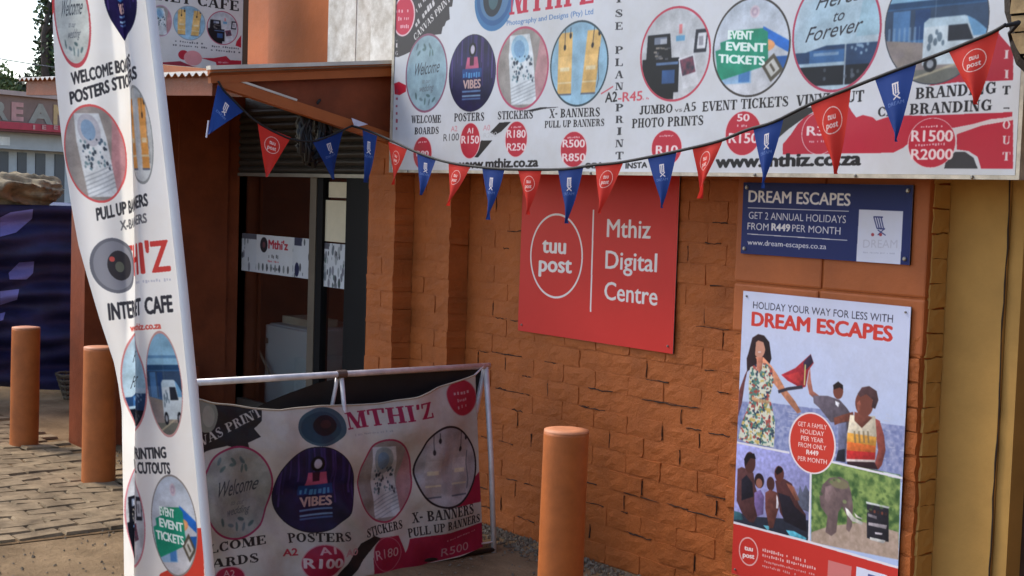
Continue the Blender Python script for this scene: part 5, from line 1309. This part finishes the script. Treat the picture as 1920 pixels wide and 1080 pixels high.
# ------------------------------------------------------------------ bunting
def pennant_canvas(kind):
    cv = Canvas(.2, .24, 900, (206, 54, 44) if kind == 'red' else (30, 62, 132)); w = (236, 226, 222)
    if kind == 'red':
        cv.ell((.1, .165), .042, .042, w); cv.ell((.1, .165), .039, .039, (206, 54, 44))
        cv.text('tuu', (.083, .168), (.033, 0), (0, .020), w, bold=.03); cv.text('post', (.078, .142), (.045, 0), (0, .020), w, bold=.03)
    else:
        for k in range(3): cv.line([(.088 + .011 * k, .195), (.094 + .010 * k, .160)], .0065, w)
        cv.line([(.120, .160), (.094, .142)], .005, w); cv.line([(.095, .160), (.122, .140)], .005, w); cv.line([(.084, .196), (.114, .196)], .005, w)
        cv.text('DREAM', (.068, .122), (.068, 0), (0, .012), (120, 142, 192))
    cv.blur(1)
    return image_mat('pennant_' + kind, cv.image('pennant_' + kind), rough=.55, trans=.3, dirt=.05)
m_pen = {k: pennant_canvas(k) for k in ('red', 'blue')}
LOGC = at_y(1960, 25, -.62)
CA = at_x(409, 152, XR + .04); CB = at_x(660, 236, XR + .05); CC = at_y(1886, 48, -.55)
bun = thing('pennant_bunting', 'string of red and blue triangular pennants slung before the shop front', 'bunting', (CC + CA) / 2)
def span(A, B):
    d = B - A; n = Vector((d.y, -d.x, 0)).normalized(); return lambda px, py: on(px, py, A, n)
s1_ = span(CA, CB + Vector((0, .02, 0))); s2_ = span(CB, CC)
cord1 = [(409, 152), (420, 170), (440, 190), (468, 218), (490, 234), (520, 250), (550, 262), (585, 265), (612, 257), (640, 245), (660, 236)]
cord2 = [(660, 236), (690, 245), (735, 264), (780, 285), (830, 302), (880, 311), (940, 317), (1000, 318), (1060, 317), (1110, 310), (1160, 305), (1220, 294), (1290, 279), (1350, 264), (1400, 244), (1450, 229), (1520, 195), (1590, 167), (1640, 147), (1700, 124), (1760, 102), (1820, 78), (1860, 61), (1886, 46)]
m_cord = mat('black_cord', (20, 19, 20), rough=.7)
def smooth_pts(pl):
    P = pl; out = []
    for i in range(len(P) - 1):
        a, b, c, d = P[max(i - 1, 0)], P[i], P[i + 1], P[min(i + 2, len(P) - 1)]
        for k in range(4):
            t = k / 4; out.append(.5 * ((2 * b) + (c - a) * t + (2 * a - 5 * b + 4 * c - d) * t * t + (3 * b - a - 3 * c + d) * t ** 3))
    return out + [P[-1]]
q = MB(); q.tube(smooth_pts([s1_(*p) for p in cord1]), .0052, 7); q.build('cord', m_cord, bun, smooth=True)
q = MB(); q.tube(smooth_pts([s2_(*p) for p in cord2]), .0058, 7); q.build('cord', m_cord, bun, smooth=True)
PENS = [(1, 'blue', (408, 158), (458, 208), (390, 252)), (1, 'red', (483, 232), (546, 258), (499, 332)), (1, 'blue', (585, 264), (643, 245), (627, 336)),
        (2, 'blue', (680, 244), (707, 255), (687, 342)), (2, 'red', (728, 266), (763, 280), (735, 346)), (2, 'blue', (782, 288), (818, 298), (795, 366)), (2, 'red', (841, 305), (882, 312), (845, 386)),
        (2, 'blue', (904, 315), (946, 318), (914, 412)), (2, 'red', (971, 318), (1016, 318), (984, 402)), (2, 'blue', (1046, 317), (1094, 313), (1060, 419)), (2, 'red', (1116, 309), (1169, 304), (1121, 400)),
        (2, 'blue', (1214, 296), (1269, 285), (1239, 390)), (2, 'red', (1298, 277), (1356, 262), (1308, 372)), (2, 'blue', (1412, 239), (1470, 219), (1432, 353)), (2, 'red', (1519, 195), (1596, 164), (1561, 326)),
        (2, 'blue', (1640, 147), (1719, 116), (1683, 266)), (2, 'red', (1778, 95), (1874, 56), (1830, 196))]
for i, (sp, kind, a, b_, c) in enumerate(PENS):
    sf = s1_ if sp == 1 else s2_
    A, B, C = sf(*a), sf(*b_), sf(*c)
    nv = (B - A).cross(C - A).normalized(); rr = random.Random(i + 3); amp = rr.uniform(.006, .018); ph = rr.uniform(0, 3)
    C = C + nv * rr.uniform(-.02, .02)
    def P_(u, v, A=A, B=B, C=C, nv=nv, amp=amp, ph=ph):
        top = A.lerp(B, u); p = top.lerp(C, 1 - v)
        return tuple(p + nv * (amp * math.sin(ph + u * 4 + v * 2.5) * (1 - v) + amp * .6 * math.sin(u * 6.3 + ph) * v * (1 - v) * 2))
    q = MB(); n = 9
    q.grid(lambda u, v: P_(u, v), n, n, 0, lambda u, v: (.5 + (u - .5) * max(v, 0.0), v))
    q.build('pennant', m_pen[kind], bun, smooth=True)
q = MB(); tri = [at_x(659, 221, XR + .07), at_x(690, 233, XR + .07), at_x(665, 239, XR + .07)]
q.face(tri); q.build('folded_tip', mat('white_pennant_back', (214, 210, 224), rough=.6), bun)
q = MB(); q.tube([at_x(391, 226, XR + .03), at_x(387, 258, XR + .03)], .004, 6); q.build('loose_thread', mat('white_pennant_back', (214, 210, 224)), bun)
q = MB(); q.tube([CC, CC + Vector((.02, .03, .01)), at_y(1893, 62, -.50), at_y(1897, 88, -.46)], [.006, .008, .006, .003], 8); q.build('knot', m_cord, bun)

# ------------------------------------------------------------------ log end beside the board
m_bark = mat('dark_bark', (44, 34, 24), rough=.9, var=.3, scale=20, bump=.01, bscale=30)
m_log = mat('sawn_log_end', (142, 116, 78), rough=.85, var=.25, scale=9, bump=.003, bscale=50, rgb2=(176, 148, 104))
lc = at_y(2018, 8, -.50); Rl = abs(lc.x - at_y(1876, 20, -.50).x)
lg = thing('log_beam', 'round timber beam end jutting out beside the right edge of the long signboard', 'log', (lc.x, -.25, lc.z - Rl))
q = MB(); n = 28
def ringp(r, y, w=.0): return [(lc.x + r * (1 + w * mnoise.noise(Vector((math.cos(6.283 * k / n) * 2, math.sin(6.283 * k / n) * 2, 1)))) * math.cos(6.283 * k / n), y, lc.z + r * (1 + w * mnoise.noise(Vector((math.cos(6.283 * k / n) * 2, math.sin(6.283 * k / n) * 2, 1)))) * math.sin(6.283 * k / n)) for k in range(n)]
ra, rb, rcx = ringp(Rl, -.48, .1), ringp(Rl, .002, .1), ringp(Rl * .88, -.495, .1)
for k in range(n):
    q.face([ra[k], ra[(k + 1) % n], rb[(k + 1) % n], rb[k]]); q.face([rcx[k], rcx[(k + 1) % n], ra[(k + 1) % n], ra[k]])
q.build('bark', m_bark, lg, smooth=True)
q = MB(); ys = sorted([-.95, -.62, -.3, -.05, .2, .5, .8])
for i, (z0_, z1_) in enumerate(zip([-1] + ys, ys + [1])):
    zs = np.linspace(z0_, z1_ - .03, 4); dpt = -.497 - .006 * (i % 3)
    for z_a, z_b in zip(zs[:-1], zs[1:]):
        xa, xc = Rl * .86 * math.sqrt(max(0, 1 - z_a ** 2)), Rl * .86 * math.sqrt(max(0, 1 - z_b ** 2)); za, zb_ = lc.z + z_a * Rl * .86, lc.z + z_b * Rl * .86
        q.face([(lc.x - xa, dpt, za), (lc.x + xa, dpt, za), (lc.x + xc, dpt, zb_), (lc.x - xc, dpt, zb_)])
q.build('end_grain', m_log, lg)

# ------------------------------------------------------------------ street stall under its dark blue cloth
SXF, SY0, SY1, SH = -10.75, -3.4, .35, 1.44
stall = thing('market_stall', 'street stall covered by a dark blue cloth beyond the bollards', 'stall', (-11.4, -1.5, 0))
m_blue = mat('dark_blue_cloth', (30, 34, 78), rough=.6, var=.3, scale=5, bump=.004, bscale=18)
m_lav = mat('sunlit_lavender_cloth', (126, 126, 190), rough=.75, var=.1, scale=6)  # colour of the blue cloth where sunlight is painted on it
def drape(u, v):
    y = SY0 + (SY1 - SY0) * u; z = .10 + (SH - .10) * v
    w = .06 * math.sin(z * 19 + y * 2.6 + 2.4 * mnoise.noise(Vector((y, z, 1)))) * (1 - .4 * v) + .025 * math.sin(z * 41 - y * 3 + 3 * mnoise.noise(Vector((y * 2, z * 2, 4)))) + .06 * mnoise.noise(Vector((y * 2, z * 3, 5))) + .10 * (1 - v)
    return (SXF + w, y, z - .05 * math.sin(u * 9) * (1 - v))
q = MB(); q.grid(drape, 110, 60)
q.grid(lambda u, v: (SXF + (-1.6) * v + .05 * mnoise.noise(Vector((u * 9, v * 3, 0))) * 0, SY0 + (SY1 - SY0) * u, SH - .02 * math.sin(math.pi * v)), 30, 6)
q.grid(lambda u, v: (drape(1.0, v)[0] - 1.6 * u, SY1, .10 + (SH - .10) * v), 8, 10)
q.build('cloth', m_blue, stall, smooth=True)
# patches of sunlight on the cloth, put in as pale lavender shapes
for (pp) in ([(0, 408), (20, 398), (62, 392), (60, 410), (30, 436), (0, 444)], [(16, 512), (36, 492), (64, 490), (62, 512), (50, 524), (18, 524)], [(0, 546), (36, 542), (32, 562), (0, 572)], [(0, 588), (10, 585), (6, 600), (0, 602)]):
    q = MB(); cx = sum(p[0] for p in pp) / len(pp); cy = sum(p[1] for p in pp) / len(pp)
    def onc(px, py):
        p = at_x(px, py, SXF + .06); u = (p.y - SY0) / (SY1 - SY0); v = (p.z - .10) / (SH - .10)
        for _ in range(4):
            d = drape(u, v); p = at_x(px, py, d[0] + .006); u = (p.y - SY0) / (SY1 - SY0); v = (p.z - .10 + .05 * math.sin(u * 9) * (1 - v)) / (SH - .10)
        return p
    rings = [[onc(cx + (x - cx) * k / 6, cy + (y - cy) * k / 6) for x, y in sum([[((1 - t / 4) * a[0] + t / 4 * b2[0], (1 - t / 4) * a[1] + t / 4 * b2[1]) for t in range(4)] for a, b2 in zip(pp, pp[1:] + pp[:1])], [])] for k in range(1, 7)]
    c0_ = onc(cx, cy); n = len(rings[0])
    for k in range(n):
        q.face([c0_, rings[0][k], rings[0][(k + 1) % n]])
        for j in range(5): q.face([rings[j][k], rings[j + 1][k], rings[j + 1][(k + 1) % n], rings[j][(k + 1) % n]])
    q.build('sun_patch', m_lav, stall, smooth=True)
for yy in (SY0 + .1, SY1 - .1):
    q = MB(); q.box((SXF - .12, yy - .03, 0), (SXF - .06, yy + .03, SH - .03)); q.build('leg', m_darkwood, stall); q = MB(); q.box((SXF - 1.5, yy - .03, 0), (SXF - 1.44, yy + .03, SH - .03)); q.build('leg', m_darkwood, stall)
q = MB(); q.box((SXF - 1.55, SY0 + .05, SH - .06), (SXF - .06, SY1 - .05, SH - .03)); q.build('table_top', m_darkwood, stall)
m_tan = mat('tan_canvas', (120, 108, 84), rough=.9, var=.3, scale=9, bump=.03, bscale=9, rgb2=(176, 158, 126))
q = MB(); ya, yb_ = at_x(-120, 350, SXF).y, at_x(132, 350, SXF).y
def lump(u, v):
    th = math.pi * 2 * v; y = ya + (yb_ - ya) * u; e = math.sin(math.pi * min(1, max(0, u))) ** .25
    cy_, sy_ = math.cos(th), math.sin(th)
    rid = 1 - abs(mnoise.noise(Vector((u * 4 + 1.4 * sy_, cy_ * 1.8, sy_ * 1.8)))) * 3.0
    h = .17 * e * (.86 + .26 * rid + .30 * mnoise.noise(Vector((u * 3, cy_, sy_))) + .04 * mnoise.noise(Vector((u * 26, cy_ * 6, sy_ * 6))))
    return (SXF - .25 + 1.9 * h * cy_, y, SH + .105 + .95 * h * sy_ + .03 * math.sin(u * 7))
q.grid(lump, 120, 60)
tag(q.build('canvas_bundle', m_tan, smooth=True), 'crumpled tan canvas bundle lying on the blue covered stall', 'canvas')
bk0 = at_z(137, 748, 0.0)
wb = thing('wicker_basket', 'small dark wicker basket standing on the paving by the stall cloth', 'basket', bk0)
m_wick = mat('dark_wicker', (96, 84, 68), rough=.9, var=.3, scale=30)
for j in range(5):
    q = MB(); z = .02 + j * .042; r_ = .07 + .014 * j
    q.tube([(bk0.x + r_ * math.cos(a * .524), bk0.y + r_ * math.sin(a * .524), bk0.z + z + .004 * math.sin(a * 3)) for a in range(13)], .010, 6); q.build('hoop', m_wick, wb, smooth=True)
for k in range(12):
    a = k * .524; q = MB(); q.tube([(bk0.x + .066 * math.cos(a), bk0.y + .066 * math.sin(a), bk0.z), (bk0.x + .128 * math.cos(a + .1), bk0.y + .128 * math.sin(a + .1), bk0.z + .2)], .006, 5); q.build('stake', m_wick, wb)

# ------------------------------------------------------------------ shop across the street
fa, fb = at_d(-320, 340, 25.6), at_d(330, 352, 33.0); fa.z = fb.z = 0
ud = (fb - fa).normalized(); nd = Vector((ud.y, -ud.x, 0))
if nd.dot(CAM - fa) < 0: nd = -nd
LEN = (fb - fa).length
def fp(s, z, o=0.0): return fa + ud * s + nd * o + Vector((0, 0, z))
def fs(px, py):
    p = on(px, py, fa, nd); return ((p - fa).dot(ud), p.z)
def fbox(s0_, s1_, z0, z1, o0, o1, name, m, parent):
    q = MB(); q.hexa([fp(s0_, z0, o0), fp(s1_, z0, o0), fp(s1_, z0, o1), fp(s0_, z0, o1), fp(s0_, z1, o0), fp(s1_, z1, o0), fp(s1_, z1, o1), fp(s0_, z1, o1)]); return q.build(name, m, parent)
far = thing('street_shop', 'pale grey shop across the street with a brown roof sign', 'building', fp(LEN / 2, 0))
m_fw = mat('pale_grey_wall', (178, 180, 182), rough=.8, var=.06); m_fd = mat('dark_window', (58, 62, 74), rough=.3, var=.1); m_fr2 = mat('roof_fascia', (120, 62, 62), rough=.7); m_fs = mat('brown_sign_board', (134, 106, 96), rough=.7, var=.12, scale=2)
zA, zB = fs(50, 184)[1], fs(50, 236)[1]; zC, zD = fs(50, 250)[1], fs(50, 281)[1]
fbox(0, LEN, 0, zD, -5, -.35, 'wall', m_fw, far); fbox(0, LEN, zD + .001, zC, -5, .05, 'wall_band', m_fw, far)
fbox(-.3, LEN + .3, zC + .001, zB, -5.2, .45, 'fascia', m_fr2, far)
sb = fbox(0, LEN, zB + .001, zA, .2, .35, 'roof_sign', m_fs, far); fbox(-.1, LEN + .1, zA + .001, zA + .09, .15, .45, 'sign_cap', mat('sign_cap', (176, 150, 140), rough=.6), far)
q = MB(); zr = fs(50, 233)[1]; zr1 = fs(50, 246)[1]; q.hexa([fp(0, zr1, .46), fp(LEN, zr1, .46), fp(LEN, zr1, .50), fp(0, zr1, .50), fp(0, zr, .46), fp(LEN, zr, .46), fp(LEN, zr, .50), fp(0, zr, .50)]); q.build('red_strip', mat('red_strip', (176, 46, 62), rough=.6), far)
for (a, b_) in ((-44, -26), (-10, 3), (19, 37), (54, 71), (88, 106), (124, 142), (160, 178), (196, 214)):
    s_a, s_b = fs(a, 300)[0], fs(b_, 300)[0]; fbox(s_a, s_b, .4, zD - .05, -.349, -.33, 'window', m_fd, far)
for (a, b_, c, d) in ((-12, 14, 256, 272),): fbox(fs(a, 264)[0], fs(b_, 264)[0], fs(0, d)[1], fs(0, c)[1], .051, .07, 'notice', mat('white_notice', (226, 226, 224)), far)
def letter(body, px0, px1, pyb, pyt, col, bold=.05):
    v, t = text_tris(body, bold); x0_, x1_ = v[:, 0].min(), v[:, 0].max(); h_ = text_tris('H', bold)[0][:, 1].max()
    a, b2 = fs(px0, pyb), fs(px1, pyb); top = fs(px0, pyt)[1]; q = MB()
    off = .352 if pyb < 232 else .502
    P = [fp(a[0] + (x - x0_) / (x1_ - x0_) * (b2[0] - a[0]), a[1] + (top - a[1]) * y / h_, off + .012) for x, y in v]
    for tt in t: q.face([P[k] for k in tt])
    q.build('letter', col, sb)
m_l1, m_l2, m_l3 = mat('pink_letter', (190, 136, 130)), mat('grey_letter', (150, 142, 130)), mat('tan_letter', (196, 158, 108))
letter('E', -2, 21, 224, 191, m_l1); letter('A', 30, 76, 228, 193, m_l2); letter('N', 77, 106, 231, 196, m_l3); letter('R', -36, -8, 222, 189, m_l2)
for ch, x in zip('IEET', (31, 50, 72, 95)): letter(ch, x - (2 if ch == 'I' else 4), x + (2 if ch == 'I' else 4), 242, 234, m_l1)

# ------------------------------------------------------------------ trees behind the street
m_leafs = [mat('dark_leaf', (44, 60, 40), rough=.7, var=.3, scale=2), mat('mid_leaf', (72, 92, 52), rough=.7, var=.3, scale=2)]
m_trunk = mat('tree_bark', (70, 58, 50), rough=.9, var=.2)
def tree(base, h, clumps, label, leaf, n_leaf, seed, size):
    rr = random.Random(seed); t = thing('tree', label, 'tree', base)
    q = MB(); tops = []
    tr_ = [base + Vector((.15 * math.sin(k * 1.3 + seed), .15 * math.cos(k * 1.7), h * .8 * k / 7)) for k in range(8)]
    q.tube(tr_, [.22 * (1 - .1 * k) for k in range(8)], 8)
    for c, r_ in clumps:
        k = rr.randint(3, 6); q.tube([tr_[k], tr_[k].lerp(c, .5) + Vector((0, 0, -.2)), c], [.09, .06, .03], 6)
    q.build('trunk', m_trunk, t, smooth=True)
    q = MB()
    for c, r_ in clumps:
        m = int(n_leaf * r_ ** 2)
        for k in range(m):
            d = Vector((rr.gauss(0, 1), rr.gauss(0, 1), rr.gauss(0, .9))); d = d.normalized() * (r_ * rr.random() ** .45)
            p = c + d * (1 + .25 * mnoise.noise(d * 1.7)); a = Vector((rr.uniform(-1, 1), rr.uniform(-1, 1), rr.uniform(-1, 1))).normalized(); b2 = a.orthogonal().normalized()
            s_ = size * rr.uniform(.6, 1.4); q.face([p - a * s_, p - b2 * s_ * .5, p + a * s_, p + b2 * s_ * .5], rr.randint(0, 1))
    q.build('crown', leaf, t)
def cl(px, py, d, r): return (at_d(px, py, d), r)
b1 = at_d(84, 352, 42); b1.z = 0
tree(b1, 8.5, [cl(86, 8, 42, .30), cl(78, 40, 42, .30), cl(82, 75, 42, .34), cl(90, 100, 42, .45), cl(84, 125, 42, .5), cl(95, 60, 42, .4), cl(100, 140, 42, .7), cl(112, 20, 42, .7), cl(122, 80, 42, .8), cl(100, -40, 42, .8), cl(130, -20, 42, 1.0), cl(75, 150, 42, .5)], 'tall thin dark tree rising behind the street shop beside the flag', m_leafs, 520, 1, .085)
b2_ = at_d(55, 352, 44); b2_.z = 0
tree(b2_, 3.8, [cl(46, 165, 44, .5), cl(60, 160, 44, .5), cl(76, 165, 44, .5), cl(34, 172, 44, .4), cl(92, 168, 44, .6), cl(60, 180, 44, .7), cl(108, 172, 44, .7)], 'low dark bushy tree behind the brown roof sign', [m_leafs[0], m_leafs[0]], 520, 2, .085)
b3 = at_d(-8, 352, 40); b3.z = 0
tree(b3, 4.4, [cl(2, 150, 40, .42), cl(14, 160, 40, .36), cl(-16, 140, 40, .6), cl(8, 172, 40, .5), cl(22, 172, 40, .3), cl(-40, 150, 40, .8)], 'mid green tree behind the roof sign, apart from the dark ones', [m_leafs[1], mat('pale_leaf', (98, 112, 62), rough=.7, var=.3, scale=2)], 520, 3, .085)
# overhead cable
p_, q_ = at_d(-300, 40, 38), at_d(420, 150, 38)
q = MB(); q.tube([p_.lerp(q_, k / 16) + Vector((0, 0, -.35 * math.sin(math.pi * k / 16))) for k in range(17)], .014, 6)
ca_ = tag(q.build('power_cable', mat('grey_cable', (90, 92, 96)), smooth=True), 'thin grey overhead cable crossing the sky', 'cable')
for k, p in enumerate((p_, q_)):
    pt = thing('power_pole', ('wooden power pole at the near end of the overhead cable', 'wooden power pole at the far end of the overhead cable')[k], 'pole', (p.x, p.y, 0))
    q = MB(); q.tube([(p.x, p.y, 0), (p.x, p.y, p.z + .3)], [.14, .1], 10); q.build('shaft', m_trunk, pt); q = MB(); q.beam((p.x - .5, p.y, p.z), (p.x + .5, p.y, p.z), .1, .1); q.build('crossarm', m_trunk, pt)
